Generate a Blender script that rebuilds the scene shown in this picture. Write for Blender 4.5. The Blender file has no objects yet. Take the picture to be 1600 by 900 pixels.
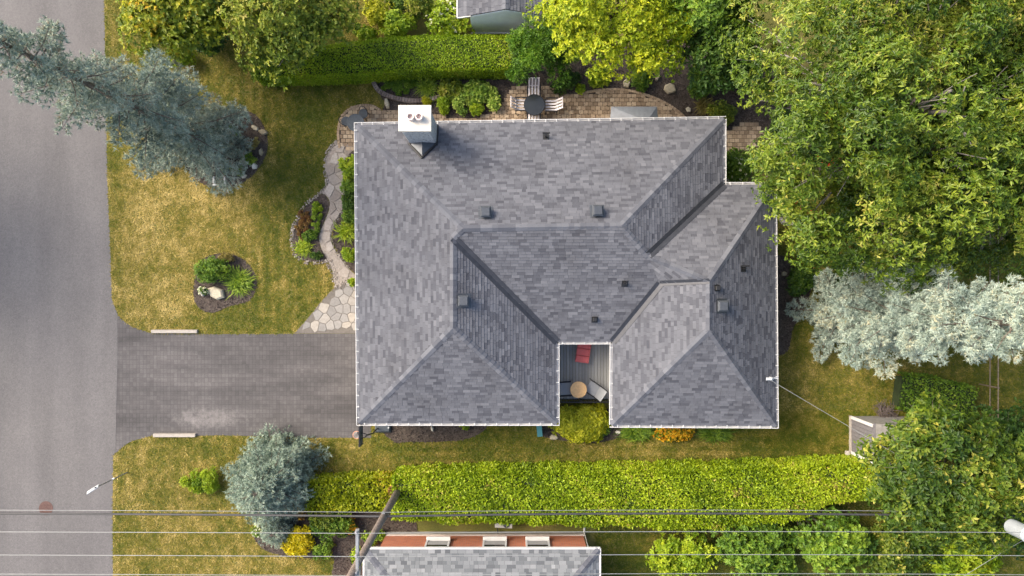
import bpy, bmesh, math, random
import numpy as np
from mathutils import Vector, Matrix

# ------------------------------------------------------------------ camera, sky, sun, exposure
SC = bpy.context.scene
COL = SC.collection
CAM_H = 32.0
cam_d = bpy.data.cameras.new('camera'); cam = bpy.data.objects.new('camera', cam_d); COL.objects.link(cam)
cam.location = (0, 0, CAM_H); cam.rotation_euler = (0, 0, 0)
cam_d.lens = 24; cam_d.sensor_width = 36; cam_d.clip_start = 0.1; cam_d.clip_end = 2000
SC.camera = cam
SUN_AZ = math.atan2(-0.90, 0.43)           # from the upper left of the plan
SUN_EL = math.radians(39)
SUN_DIR = Vector((math.sin(SUN_AZ) * math.cos(SUN_EL), math.cos(SUN_AZ) * math.cos(SUN_EL), math.sin(SUN_EL)))
W = bpy.data.worlds.new('World'); SC.world = W; W.use_nodes = True
nt = W.node_tree; nt.nodes.clear()
sky = nt.nodes.new('ShaderNodeTexSky'); sky.sky_type = 'NISHITA'; sky.sun_disc = False
sky.sun_elevation = SUN_EL; sky.sun_rotation = SUN_AZ % (2 * math.pi)
sky.air_density = 1.0; sky.dust_density = 4.0; sky.ozone_density = 1.0
bg = nt.nodes.new('ShaderNodeBackground'); bg.inputs[1].default_value = 0.15
wo = nt.nodes.new('ShaderNodeOutputWorld')
nt.links.new(sky.outputs[0], bg.inputs[0]); nt.links.new(bg.outputs[0], wo.inputs[0])
sl = bpy.data.lights.new('sun', 'SUN'); sl.energy = 2.25; sl.angle = math.radians(32); sl.color = (1.0, 0.89, 0.74)
so = bpy.data.objects.new('sun', sl); COL.objects.link(so)
so.rotation_euler = (-SUN_DIR).to_track_quat('-Z', 'Y').to_euler(); so.location = (-20, 10, 30)
SC.view_settings.view_transform = 'Standard'; SC.view_settings.look = 'None'
SC.view_settings.exposure = 1.08; SC.view_settings.gamma = 1.0; SC.view_settings.use_curve_mapping = False
SC.render.engine = 'CYCLES'
SC.cycles.max_bounces = 6; SC.cycles.diffuse_bounces = 3; SC.cycles.glossy_bounces = 2
SC.cycles.transmission_bounces = 4; SC.cycles.transparent_max_bounces = 6
SC.cycles.caustics_reflective = False; SC.cycles.caustics_refractive = False

RNG = np.random.default_rng(7)
random.seed(7)
M_PX = 0.03                                  # metres on the ground per photograph pixel

def at(px, py, z=0.0):
    k = M_PX * (CAM_H - z) / CAM_H
    return Vector(((px - 800) * k, (450 - py) * k, z))

# ------------------------------------------------------------------ materials
MAT = {}
def nmat(name):
    m = bpy.data.materials.new(name); m.use_nodes = True
    t = m.node_tree; b = t.nodes['Principled BSDF']
    MAT[name] = m
    return m, t, b

def node(t, typ, **kw):
    n = t.nodes.new(typ)
    for k, v in kw.items(): setattr(n, k, v)
    return n

def ramp(t, stops, interp='LINEAR'):
    r = t.nodes.new('ShaderNodeValToRGB'); cr = r.color_ramp; cr.interpolation = interp
    while len(cr.elements) < len(stops): cr.elements.new(0.5)
    for e, (p, c) in zip(cr.elements, stops):
        e.position = p; e.color = (*c, 1)
    return r

def noise(t, scale, detail=4, rough=0.6, coord=None):
    n = t.nodes.new('ShaderNodeTexNoise'); n.inputs['Scale'].default_value = scale
    n.inputs['Detail'].default_value = detail; n.inputs['Roughness'].default_value = rough
    if coord is not None: t.links.new(coord, n.inputs['Vector'])
    return n

def geo_pos(t):
    return t.nodes.new('ShaderNodeNewGeometry').outputs['Position']

def plain(name, col, rough=0.6, metal=0.0, var=0.12, scale=6.0, bump=0.0):
    """base colour broken up by a noise of the thing's own grain"""
    m, t, b = nmat(name)
    p = geo_pos(t)
    n = noise(t, scale, 5, 0.65, p)
    c0 = tuple(max(0, c * (1 - var)) for c in col); c1 = tuple(min(1, c * (1 + var)) for c in col)
    r = ramp(t, [(0.3, c0), (0.7, c1)])
    t.links.new(n.outputs[0], r.inputs[0]); t.links.new(r.outputs[0], b.inputs['Base Color'])
    b.inputs['Roughness'].default_value = rough; b.inputs['Metallic'].default_value = metal
    if bump:
        bp = node(t, 'ShaderNodeBump'); bp.inputs['Strength'].default_value = bump; bp.inputs['Distance'].default_value = 0.02
        n2 = noise(t, scale * 6, 4, 0.7, p)
        t.links.new(n2.outputs[0], bp.inputs['Height']); t.links.new(bp.outputs[0], b.inputs['Normal'])
    return m

def toned(name, stops, rough=0.8, grain=0.15, gscale=30, trans=0.0, spec=0.3):
    """colour picked per piece from the mesh attribute 'tone'"""
    m, t, b = nmat(name)
    a = node(t, 'ShaderNodeAttribute', attribute_name='tone')
    r = ramp(t, stops); t.links.new(a.outputs['Fac'], r.inputs[0])
    src = r.outputs[0]
    if grain:
        n = noise(t, gscale, 3, 0.7, geo_pos(t))
        g = ramp(t, [(0.3, (1 - grain,) * 3), (0.7, (1 + grain,) * 3)])
        mx = node(t, 'ShaderNodeMix', data_type='RGBA', blend_type='MULTIPLY'); mx.inputs[0].default_value = 1
        t.links.new(n.outputs[0], g.inputs[0]); t.links.new(src, mx.inputs[6]); t.links.new(g.outputs[0], mx.inputs[7])
        src = mx.outputs[2]
    t.links.new(src, b.inputs['Base Color'])
    b.inputs['Roughness'].default_value = rough
    b.inputs['Specular IOR Level'].default_value = spec
    if trans:
        tr = node(t, 'ShaderNodeBsdfTranslucent'); t.links.new(src, tr.inputs[0])
        ms = node(t, 'ShaderNodeMixShader'); ms.inputs[0].default_value = trans
        out = t.nodes['Material Output']
        t.links.new(b.outputs[0], ms.inputs[1]); t.links.new(tr.outputs[0], ms.inputs[2]); t.links.new(ms.outputs[0], out.inputs[0])
    return m

def weathered(m):
    """broad faded and stained areas over the whole roof"""
    t = m.node_tree; b = t.nodes['Principled BSDF']; src = b.inputs['Base Color'].links[0].from_socket
    n = noise(t, .55, 7, .7, geo_pos(t)); g = ramp(t, [(.28, (.80, .79, .78)), (.5, (1, 1, 1)), (.72, (1.14, 1.14, 1.13))]); t.links.new(n.outputs[0], g.inputs[0])
    mx = node(t, 'ShaderNodeMix', data_type='RGBA', blend_type='MULTIPLY'); mx.inputs[0].default_value = 1
    t.links.new(src, mx.inputs[6]); t.links.new(g.outputs[0], mx.inputs[7]); t.links.new(mx.outputs[2], b.inputs['Base Color'])
    return m

def leafmat(name, dark, mid, light, tip=None, trans=0.3, rough=0.5):
    st = [(0.0, dark), (0.45, mid), (0.9, light)]
    if tip: st = [(0.0, dark), (0.4, mid), (0.78, light), (0.97, tip)]
    return toned(name, st, rough, 0, 1, trans, 0.35)

# foliage colours
leafmat('leaf_walnut', (.020, .052, .004), (.095, .165, .010), (.250, .310, .024), (.440, .410, .080), trans=.24, rough=.42)
leafmat('leaf_locust', (.150, .240, .008), (.370, .450, .012), (.620, .620, .020))
leafmat('leaf_maple', (.062, .112, .008), (.185, .250, .014), (.430, .430, .026), (.660, .420, .026))
leafmat('leaf_apple', (.060, .110, .010), (.180, .245, .018), (.370, .390, .034), (.500, .440, .100))
leafmat('leaf_linden', (.020, .052, .006), (.072, .135, .010), (.190, .245, .020), (.500, .460, .080))
leafmat('leaf_pine', (0.033, 0.087, 0.008), (0.090, 0.203, 0.014), (0.210, 0.348, 0.020))
leafmat('leaf_dark', (.018, .052, .008), (.058, .128, .012), (.140, .220, .022))
leafmat('leaf_mid', (0.050, 0.112, 0.011), (0.134, 0.247, 0.020), (0.280, 0.390, 0.033))
leafmat('leaf_lime', (0.127, 0.220, 0.008), (0.276, 0.396, 0.012), (0.460, 0.528, 0.030))
leafmat('leaf_gold', (.220, .260, .008), (.500, .510, .018), (.720, .680, .040))
leafmat('leaf_yellow', (.420, .360, .004), (.680, .560, .006), (.820, .700, .020))
leafmat('leaf_hosta', (.110, .210, .022), (.270, .400, .050), (.540, .600, .120))
leafmat('leaf_cedar', (.095, .165, .006), (.270, .380, .010), (.440, .530, .020), (.430, .340, .080))
leafmat('leaf_cedar_cut', (.085, .165, .005), (.235, .360, .009), (.390, .500, .016), (.380, .360, .050))
leafmat('leaf_cedar_warm', (0.102, 0.149, 0.006), (0.300, 0.356, 0.010), (0.480, 0.494, 0.016), (0.480, 0.322, 0.050))
leafmat('leaf_grassy', (0.078, 0.163, 0.014), (0.195, 0.312, 0.020), (0.364, 0.463, 0.040))
leafmat('leaf_tan', (.170, .130, .030), (.300, .250, .060), (.420, .360, .120))
leafmat('leaf_red', (.110, .050, .018), (.240, .110, .030), (.330, .240, .050))
leafmat('needle_blue', (.095, .135, .105), (.270, .340, .275), (.480, .550, .450), (.340, .250, .170), trans=.15, rough=.6)
leafmat('needle_pale', (.150, .205, .175), (.370, .460, .390), (.580, .660, .550), (.560, .520, .340), trans=.15, rough=.6)
leafmat('needle_grey', (.125, .180, .140), (.300, .385, .300), (.500, .580, .440), trans=.15, rough=.6)
leafmat('petal_white', (.55, .55, .32), (.74, .74, .50), (.85, .85, .70), trans=.2)
leafmat('petal_orange', (.55, .22, .006), (.78, .38, .010), (.85, .55, .03), trans=.2)
# lawn blades: tone 0 green .. 1 straw
toned('grass_blade', [(0, (.070, .105, .008)), (.28, (.155, .160, .014)), (.52, (.290, .235, .042)), (.78, (.510, .385, .118)), (1, (.720, .550, .210))], .7, 0, 1, .2, .2)
toned('mulch_chip', [(0, (.035, .026, .022)), (.6, (.085, .062, .052)), (1, (.190, .150, .125))], .9, 0, 1)
weathered(toned('roof_shingle', [(0, (.076, .078, .090)), (.45, (.117, .120, .134)), (1, (.168, .171, .186))], .95, .16, 55, 0, .2))
toned('roof_shingle_pale', [(0, (.100, .106, .114)), (.5, (.180, .190, .196)), (1, (.290, .296, .300))], .95, .16, 55, 0, .2)
toned('paver_tan', [(0, (.230, .165, .108)), (.5, (.370, .275, .182)), (1, (.500, .390, .270))], .85, .18, 22)
toned('flagstone', [(0, (.235, .222, .205)), (.5, (.300, .284, .262)), (1, (.385, .345, .290))], .8, .12, 9)
toned('path_stone', [(0, (.200, .165, .135)), (.5, (.300, .255, .215)), (1, (.420, .370, .320))], .85, .18, 12)
toned('pebble', [(0, (.190, .158, .130)), (.5, (.310, .268, .225)), (1, (.480, .430, .370))], .8, .1, 20)
toned('edging_stone', [(0, (.150, .115, .098)), (.5, (.235, .185, .158)), (1, (.320, .260, .225))], .85, .2, 18)
toned('rock', [(0, (.330, .270, .170)), (.5, (.480, .420, .300)), (1, (.640, .600, .510))], .8, .22, 9)
toned('deck_board', [(0, (.300, .305, .295)), (1, (.400, .405, .390))], .7, .1, 25)
plain('bark', (.150, .120, .095), .9, 0, .35, 9, .6)
plain('bark_grey', (.250, .225, .195), .9, 0, .3, 9, .6)
plain('foliage_core', (.020, .034, .008), .95, 0, .4, 3)
plain('trim_white', (.66, .65, .63), .45, 0, .05, 4)
plain('soffit', (.62, .61, .58), .6, 0, .05, 4)
plain('render_wall', (.46, .42, .37), .85, 0, .12, 5, .3)
plain('underlay', (.055, .058, .066), .95, 0, .2, 5)
plain('flashing', (.048, .050, .058), .5, .3, .2, 4)
plain('dark_metal', (.022, .022, .026), .4, .5, .2, 10)
plain('bay_metal', (.200, .215, .235), .6, .1, .15, 5)
plain('vent_metal', (.080, .088, .100), .45, .3, .15, 8)
plain('cap_concrete', (.70, .63, .52), .8, 0, .06, 3, .2)
plain('chimney_stone', (.48, .47, .45), .9, 0, .35, 10, .8)
plain('terracotta', (.700, .600, .560), .6, 0, .1, 10)
plain('pipe_black', (.015, .015, .016), .5, 0, .2, 10)
plain('concrete', (.50, .46, .42), .9, 0, .12, 6, .4)
plain('curb_wood', (.40, .36, .31), .85, 0, .14, 8, .4)
plain('galvanised', (.30, .31, .32), .5, .4, .12, 12)
plain('transformer_paint', (.36, .39, .42), .4, .1, .06, 5)
plain('pole_wood', (.200, .160, .135), .9, 0, .35, 7, .8)
plain('wire_pale', (.25, .26, .26), .5, .2, .08, 4)
plain('wire_black', (.040, .040, .044), .6, 0, .2, 4)
plain('insulator', (.30, .30, .32), .3, 0, .1, 9)
plain('manhole_iron', (.135, .075, .062), .8, .1, .18, 25, .5)
plain('sign_white', (.52, .54, .56), .4, 0, .04, 8)
plain('sign_blue', (.100, .200, .360), .4, 0, .06, 8)
plain('slat_white', (.74, .69, .69), .5, 0, .06, 12)
plain('chair_black', (.016, .016, .020), .4, .2, .2, 12)
plain('red_cushion', (.78, .170, .160), .8, 0, .14, 14, .4)
plain('red_plastic', (.560, .030, .025), .45, 0, .08, 6)
plain('sling_grey', (.270, .280, .290), .8, 0, .1, 40, .3)
plain('tan_wood', (.780, .470, .200), .5, 0, .15, 11, .3)
plain('teal_plastic', (.060, .220, .230), .5, 0, .12, 6)
plain('base_plastic', (.060, .072, .082), .5, 0, .2, 9)
plain('hoop_orange', (.66, .32, .20), .5, .1, .1, 9)
plain('net_white', (.74, .70, .68), .8, 0, .06, 9)
plain('shed_grey', (.165, .155, .160), .85, 0, .14, 7, .3)
plain('shed_pale', (.84, .86, .84), .7, 0, .06, 4)
plain('shed_roof', (.260, .245, .225), .9, 0, .25, 6, .5)
plain('ac_white', (.62, .61, .55), .5, 0, .05, 7)
plain('fence_rail', (.270, .205, .150), .7, .2, .2, 9)
plain('terracotta_pipe', (.42, .40, .37), .6, 0, .1, 9)
plain('path_sand', (.330, .285, .240), .95, 0, .3, 14, .7)
plain('joint_sand', (.160, .142, .122), .95, 0, .15, 8, .5)
plain('soil', (.085, .066, .052), .95, 0, .35, 5, .8)
plain('garage_door', (.60, .58, .54), .6, 0, .05, 4)
plain('door_wood', (.150, .070, .035), .5, 0, .2, 9)
plain('brush_heap', (.120, .095, .085), .9, 0, .35, 12, .8)

def glassmat(name, col, rough, coat=1.0):
    m, t, b = nmat(name)
    n = noise(t, 3, 2, .5, geo_pos(t)); r = ramp(t, [(.3, tuple(c * .85 for c in col)), (.7, col)])
    t.links.new(n.outputs[0], r.inputs[0]); t.links.new(r.outputs[0], b.inputs['Base Color'])
    b.inputs['Roughness'].default_value = rough; b.inputs['Specular IOR Level'].default_value = .5 + .5 * coat
    b.inputs['Coat Weight'].default_value = coat; b.inputs['Coat Roughness'].default_value = 0.02
glassmat('window_glass', (.030, .036, .042), .05)
glassmat('table_glass', (.030, .034, .037), .12, 0)

def asphalt():
    m, t, b = nmat('asphalt')
    p = geo_pos(t)
    mp = node(t, 'ShaderNodeMapping'); mp.inputs['Scale'].default_value = (1, .12, 1); t.links.new(p, mp.inputs['Vector'])
    lanes = noise(t, .9, 3, .55, mp.outputs[0]); fine = noise(t, 26, 5, .8, p); mid = noise(t, .35, 4, .6, p)
    r1 = ramp(t, [(.3, (.128, .120, .117)), (.7, (.160, .150, .146))]); t.links.new(lanes.outputs[0], r1.inputs[0])
    r2 = ramp(t, [(.25, (.66, .66, .66)), (.75, (1.32, 1.32, 1.32))]); t.links.new(fine.outputs[0], r2.inputs[0])
    r3 = ramp(t, [(.3, (.90, .90, .91)), (.7, (1.06, 1.06, 1.05))]); t.links.new(mid.outputs[0], r3.inputs[0])
    a = node(t, 'ShaderNodeMix', data_type='RGBA', blend_type='MULTIPLY'); a.inputs[0].default_value = 1
    c = node(t, 'ShaderNodeMix', data_type='RGBA', blend_type='MULTIPLY'); c.inputs[0].default_value = 1
    t.links.new(r1.outputs[0], a.inputs[6]); t.links.new(r2.outputs[0], a.inputs[7])
    t.links.new(a.outputs[2], c.inputs[6]); t.links.new(r3.outputs[0], c.inputs[7])
    t.links.new(c.outputs[2], b.inputs['Base Color']); b.inputs['Roughness'].default_value = .9
    vo = node(t, 'ShaderNodeTexVoronoi'); vo.inputs['Scale'].default_value = 16; t.links.new(p, vo.inputs['Vector'])
    rv = ramp(t, [(0, (.86, .86, .86)), (.5, (1, 1, 1)), (1, (1.12, 1.12, 1.11))]); t.links.new(vo.outputs['Color'], rv.inputs[0])
    gm = node(t, 'ShaderNodeMix', data_type='RGBA', blend_type='MULTIPLY'); gm.inputs[0].default_value = 1; t.links.new(c.outputs[2], gm.inputs[6]); t.links.new(rv.outputs[0], gm.inputs[7]); t.links.new(gm.outputs[2], b.inputs['Base Color'])
    bp = node(t, 'ShaderNodeBump'); bp.inputs['Strength'].default_value = .35; bp.inputs['Distance'].default_value = .01
    t.links.new(fine.outputs[0], bp.inputs['Height']); t.links.new(bp.outputs[0], b.inputs['Normal'])
asphalt()

def driveway_mat():
    m, t, b = nmat('driveway_paver')
    p = geo_pos(t)
    br = node(t, 'ShaderNodeTexBrick'); t.links.new(p, br.inputs['Vector'])
    br.inputs['Color1'].default_value = (.086, .080, .079, 1); br.inputs['Color2'].default_value = (.110, .103, .101, 1)
    br.inputs['Mortar'].default_value = (.074, .069, .068, 1)
    br.inputs['Scale'].default_value = 1; br.inputs['Mortar Size'].default_value = .011; br.inputs['Mortar Smooth'].default_value = .3
    br.inputs['Brick Width'].default_value = .16; br.inputs['Row Height'].default_value = .21; br.offset = 0.0
    mp2 = node(t, 'ShaderNodeMapping'); mp2.inputs['Scale'].default_value = (.22, 1, 1); t.links.new(p, mp2.inputs['Vector'])
    big = noise(t, .75, 6, .68, mp2.outputs[0]); r = ramp(t, [(.30, (.66, .65, .65)), (.5, (1.0, .99, .98)), (.72, (1.55, 1.52, 1.49))])
    t.links.new(big.outputs[0], r.inputs[0])
    mx = node(t, 'ShaderNodeMix', data_type='RGBA', blend_type='MULTIPLY'); mx.inputs[0].default_value = 1
    t.links.new(br.outputs[0], mx.inputs[6]); t.links.new(r.outputs[0], mx.inputs[7])
    # chalky efflorescence patches towards the street-side kerb
    sep = node(t, 'ShaderNodeSeparateXYZ'); t.links.new(p, sep.inputs[0])
    def band(out, c, w):
        s = node(t, 'ShaderNodeMath', operation='SUBTRACT'); s.inputs[1].default_value = c; t.links.new(out, s.inputs[0])
        d = node(t, 'ShaderNodeMath', operation='DIVIDE'); d.inputs[1].default_value = w; t.links.new(s.outputs[0], d.inputs[0])
        q = node(t, 'ShaderNodeMath', operation='POWER'); q.inputs[1].default_value = 2; t.links.new(d.outputs[0], q.inputs[0])
        return q.outputs[0]
    ad = node(t, 'ShaderNodeMath', operation='ADD'); t.links.new(band(sep.outputs[0], -14.3, 2.8), ad.inputs[0]); t.links.new(band(sep.outputs[1], -6.1, .75), ad.inputs[1])
    ng = node(t, 'ShaderNodeMath', operation='SUBTRACT'); ng.inputs[0].default_value = 1.25; t.links.new(ad.outputs[0], ng.inputs[1])
    ch = noise(t, 2.2, 8, .8, p); ml = node(t, 'ShaderNodeMath', operation='MULTIPLY'); ml.use_clamp = True
    t.links.new(ng.outputs[0], ml.inputs[0]); t.links.new(ch.outputs[0], ml.inputs[1])
    rr = ramp(t, [(.40, (0, 0, 0)), (.85, (.7, .7, .7))]); t.links.new(ml.outputs[0], rr.inputs[0])
    m2 = node(t, 'ShaderNodeMix', data_type='RGBA'); t.links.new(rr.outputs[0], m2.inputs[0]); t.links.new(mx.outputs[2], m2.inputs[6]); m2.inputs[7].default_value = (.34, .31, .29, 1)
    fine = noise(t, 24, 4, .7, p); r4 = ramp(t, [(.3, (.84, .84, .84)), (.7, (1.15, 1.15, 1.15))]); t.links.new(fine.outputs[0], r4.inputs[0])
    m3 = node(t, 'ShaderNodeMix', data_type='RGBA', blend_type='MULTIPLY'); m3.inputs[0].default_value = 1
    t.links.new(m2.outputs[2], m3.inputs[6]); t.links.new(r4.outputs[0], m3.inputs[7])
    t.links.new(m3.outputs[2], b.inputs['Base Color']); b.inputs['Roughness'].default_value = .9
    bp = node(t, 'ShaderNodeBump'); bp.inputs['Strength'].default_value = .5; bp.inputs['Distance'].default_value = .008; bp.invert = True
    t.links.new(br.outputs['Fac'], bp.inputs['Height']); t.links.new(bp.outputs[0], b.inputs['Normal'])
driveway_mat()

def brick_mat():
    m, t, b = nmat('red_brick')
    p = geo_pos(t)
    mp = node(t, 'ShaderNodeMapping'); mp.inputs['Rotation'].default_value = (math.radians(90), 0, 0); t.links.new(p, mp.inputs['Vector'])
    br = node(t, 'ShaderNodeTexBrick'); t.links.new(mp.outputs[0], br.inputs['Vector'])
    br.inputs['Color1'].default_value = (.62, .185, .080, 1); br.inputs['Color2'].default_value = (.48, .130, .060, 1); br.inputs['Mortar'].default_value = (.34, .25, .20, 1)
    br.inputs['Scale'].default_value = 1; br.inputs['Mortar Size'].default_value = .008; br.inputs['Brick Width'].default_value = .21; br.inputs['Row Height'].default_value = .07
    t.links.new(br.outputs[0], b.inputs['Base Color']); b.inputs['Roughness'].default_value = .9
brick_mat()

def ground_mat():
    m, t, b = nmat('lawn_soil')
    p = geo_pos(t)
    n1 = noise(t, .35, 5, .65, p); n2 = noise(t, 14, 5, .8, p)
    r1 = ramp(t, [(.30, (.080, .100, .016)), (.5, (.150, .140, .030)), (.72, (.270, .210, .065))]); t.links.new(n1.outputs[0], r1.inputs[0])
    r2 = ramp(t, [(.25, (.55, .55, .55)), (.75, (1.35, 1.35, 1.35))]); t.links.new(n2.outputs[0], r2.inputs[0])
    mx = node(t, 'ShaderNodeMix', data_type='RGBA', blend_type='MULTIPLY'); mx.inputs[0].default_value = 1
    t.links.new(r1.outputs[0], mx.inputs[6]); t.links.new(r2.outputs[0], mx.inputs[7]); t.links.new(mx.outputs[2], b.inputs['Base Color'])
    b.inputs['Roughness'].default_value = .95
    bp = node(t, 'ShaderNodeBump'); bp.inputs['Strength'].default_value = .6; bp.inputs['Distance'].default_value = .03
    t.links.new(n2.outputs[0], bp.inputs['Height']); t.links.new(bp.outputs[0], b.inputs['Normal'])
ground_mat()

# ------------------------------------------------------------------ object helpers
ORG = {}                                     # world origin of each unrotated thing, so parts can be given in world metres
def link(name, data):
    o = bpy.data.objects.new(name, data); COL.objects.link(o); return o

def tag(o, label=None, cat=None, group=None, kind=None):
    if label: o['label'] = label
    if cat: o['category'] = cat
    if group: o['group'] = group
    if kind: o['kind'] = kind
    return o

def thing(name, label, cat, loc, rz=0.0, group=None):
    o = link(name, None); o.location = loc; o.rotation_euler = (0, 0, rz); o.empty_display_size = .2
    ORG[o.name] = Vector(loc)
    return tag(o, label, cat, group)

class MB:
    """collects shapes, then becomes one mesh object"""
    def __init__(s): s.v = []; s.f = []; s.t = []
    def add(s, vs, fs, tone=None):
        k = len(s.v); s.v += [tuple(p) for p in vs]; s.f += [tuple(i + k for i in f) for f in fs]
        s.t += [random.random() if tone is None else tone] * len(fs)
    def box(s, c, size, rz=0, tone=None, rx=0, ry=0, bev=0.0):
        hx, hy, hz = (a / 2 for a in size)
        R = Matrix.Rotation(rz, 3, 'Z') @ Matrix.Rotation(ry, 3, 'Y') @ Matrix.Rotation(rx, 3, 'X')
        c = Vector(c)
        if bev <= 0:
            vs = [c + R @ Vector((x * hx, y * hy, z * hz)) for z in (-1, 1) for y in (-1, 1) for x in (-1, 1)]
            s.add(vs, [(0, 2, 3, 1), (4, 5, 7, 6), (0, 1, 5, 4), (2, 6, 7, 3), (0, 4, 6, 2), (1, 3, 7, 5)], tone)
        else:
            b = min(bev, hx * .9, hy * .9, hz * .9)
            ring = lambda ix, iy, z: [c + R @ Vector(p) for p in ((-ix, -iy, z), (ix, -iy, z), (ix, iy, z), (-ix, iy, z))]
            vs = ring(hx - b, hy - b, -hz) + ring(hx, hy, -hz + b) + ring(hx, hy, hz - b) + ring(hx - b, hy - b, hz)
            fs = [(3, 2, 1, 0), (12, 13, 14, 15)]
            for k in range(3):
                for i in range(4): j = (i + 1) % 4; fs.append((k * 4 + i, k * 4 + j, k * 4 + 4 + j, k * 4 + 4 + i))
            s.add(vs, fs, tone)
    def tube(s, pts, rad, n=6, tone=None, cap=True):
        pts = [Vector(p) for p in pts]
        if not hasattr(rad, '__len__'): rad = [rad] * len(pts)
        vs = []; fs = []
        for i, p in enumerate(pts):
            d = (pts[min(i + 1, len(pts) - 1)] - pts[max(i - 1, 0)]).normalized()
            a = d.orthogonal().normalized() if abs(d.z) > .99 else d.cross(Vector((0, 0, 1))).normalized()
            b = d.cross(a)
            for k in range(n):
                th = 2 * math.pi * k / n; vs.append(p + (a * math.cos(th) + b * math.sin(th)) * rad[i])
        for i in range(len(pts) - 1):
            for k in range(n):
                j = (k + 1) % n; fs.append((i * n + k, i * n + j, (i + 1) * n + j, (i + 1) * n + k))
        if cap: fs += [tuple(range(n - 1, -1, -1)), tuple(range((len(pts) - 1) * n, len(pts) * n))]
        s.add(vs, fs, tone)
    def lathe(s, c, prof, n=20, tone=None):
        c = Vector(c); vs = []; fs = []
        for r, z in prof:
            for k in range(n): th = 2 * math.pi * k / n; vs.append(c + Vector((r * math.cos(th), r * math.sin(th), z)))
        for i in range(len(prof) - 1):
            for k in range(n): j = (k + 1) % n; fs.append((i * n + k, i * n + j, (i + 1) * n + j, (i + 1) * n + k))
        fs += [tuple(range(n - 1, -1, -1)), tuple(range((len(prof) - 1) * n, len(prof) * n))]
        s.add(vs, fs, tone)
    def prism(s, poly, z0, z1, tone=None, inset=0.0):
        n = len(poly); c = sum((Vector((p[0], p[1], 0)) for p in poly), Vector()) / n
        top = [(c.x + (p[0] - c.x) * (1 - inset), c.y + (p[1] - c.y) * (1 - inset), z1) for p in poly]
        vs = [(p[0], p[1], z0) for p in poly] + top
        fs = [tuple(range(n, 2 * n))] + [(i, (i + 1) % n, n + (i + 1) % n, n + i) for i in range(n)]
        s.add(vs, fs, tone)
    def build(s, name, mat, parent=None, local=False, kind=None, center=False, smooth=False):
        V = np.array(s.v, dtype=np.float64)
        off = Vector((0, 0, 0))
        if parent is not None and not local: off = ORG[parent.name]
        ctr = Vector((0, 0, 0))
        V = V - np.array(off)
        if center: ctr = Vector((V.min(0) + V.max(0)) / 2); V = V - np.array(ctr)
        me = bpy.data.meshes.new(name); me.from_pydata(V.tolist(), [], s.f)
        a = me.attributes.new('tone', 'FLOAT', 'FACE'); a.data.foreach_set('value', s.t)
        me.materials.append(MAT[mat])
        if smooth: me.polygons.foreach_set('use_smooth', [True] * len(me.polygons))
        o = link(name, me); o.location = ctr
        if parent is not None: o.parent = parent; ORG[o.name] = off if not local else Vector()
        else: ORG[o.name] = Vector()
        if center: ORG[o.name] = off + ctr
        if kind: o['kind'] = kind
        return o

def kids(o): return [c for c in COL.objects if c.parent is o]
def copy_tree(o, parent=None):
    c = o.copy(); COL.objects.link(c); c.parent = parent
    for ch in kids(o): copy_tree(ch, c)
    return c

def tri_mesh(name, V, F, tone, mat, parent=None, kind=None, local=False):
    """numpy vertices and triangles, a tone for each triangle"""
    V = np.asarray(V, dtype=np.float32)
    if parent is not None and not local: V = V - np.array(ORG[parent.name], dtype=np.float32)
    me = bpy.data.meshes.new(name); nF = len(F)
    me.vertices.add(len(V)); me.vertices.foreach_set('co', V.ravel())
    me.loops.add(nF * 3); me.loops.foreach_set('vertex_index', np.asarray(F, dtype=np.int32).ravel())
    me.polygons.add(nF); me.polygons.foreach_set('loop_start', np.arange(0, nF * 3, 3, dtype=np.int32))
    me.update(calc_edges=True)
    a = me.attributes.new('tone', 'FLOAT', 'FACE'); a.data.foreach_set('value', np.asarray(tone, dtype=np.float32))
    me.materials.append(MAT[mat])
    o = link(name, me)
    if parent is not None: o.parent = parent; ORG[o.name] = ORG[parent.name] if not local else Vector()
    if kind: o['kind'] = kind
    return o

# ------------------------------------------------------------------ foliage helpers (numpy)
def unit(a): return a / np.maximum(np.linalg.norm(a, axis=-1, keepdims=True), 1e-9)
def rand_dirs(n): return unit(RNG.normal(size=(n, 3)))

def leaf_arrays(base, d, nrm, L, Wd, tone, fold=.18, droop=.15):
    """two triangles a leaf, folded on the midrib"""
    n = len(base); d = unit(d); s = unit(np.cross(d, nrm)); u = np.cross(s, d)
    L = np.broadcast_to(L, (n,))[:, None]; Wd = np.broadcast_to(Wd, (n,))[:, None]
    mid = base + d * L * .5
    V = np.empty((n, 4, 3)); V[:, 0] = base; V[:, 1] = mid + s * Wd / 2 + u * Wd * fold
    V[:, 2] = base + d * L - u * L * droop; V[:, 3] = mid - s * Wd / 2 + u * Wd * fold
    i = np.arange(n)[:, None] * 4
    F = np.concatenate([i + np.array([0, 1, 2]), i + np.array([0, 2, 3])], 1).reshape(-1, 3)
    return V.reshape(-1, 3), F, np.repeat(tone, 2)

def rosettes(c, ax, n, L, Wd, tone, spread=(.1, .9), droop=.2, jit=.03):
    """n leaves round each twig end"""
    m = len(c); c = np.repeat(c, n, 0); ax = np.repeat(unit(ax), n, 0)
    r = rand_dirs(m * n); rad = unit(r - ax * np.sum(r * ax, 1, keepdims=True))
    th = RNG.uniform(spread[0], spread[1], (m * n, 1))
    d = ax * np.sin(th) + rad * np.cos(th)
    k = RNG.uniform(.7, 1.25, m * n)
    tn = np.clip(np.repeat(tone, n) + RNG.normal(0, .12, m * n), 0, 1)
    return leaf_arrays(c + RNG.normal(0, jit, c.shape), d, ax + rand_dirs(m * n) * .35, L * k, Wd * k, tn, .18, droop)

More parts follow.
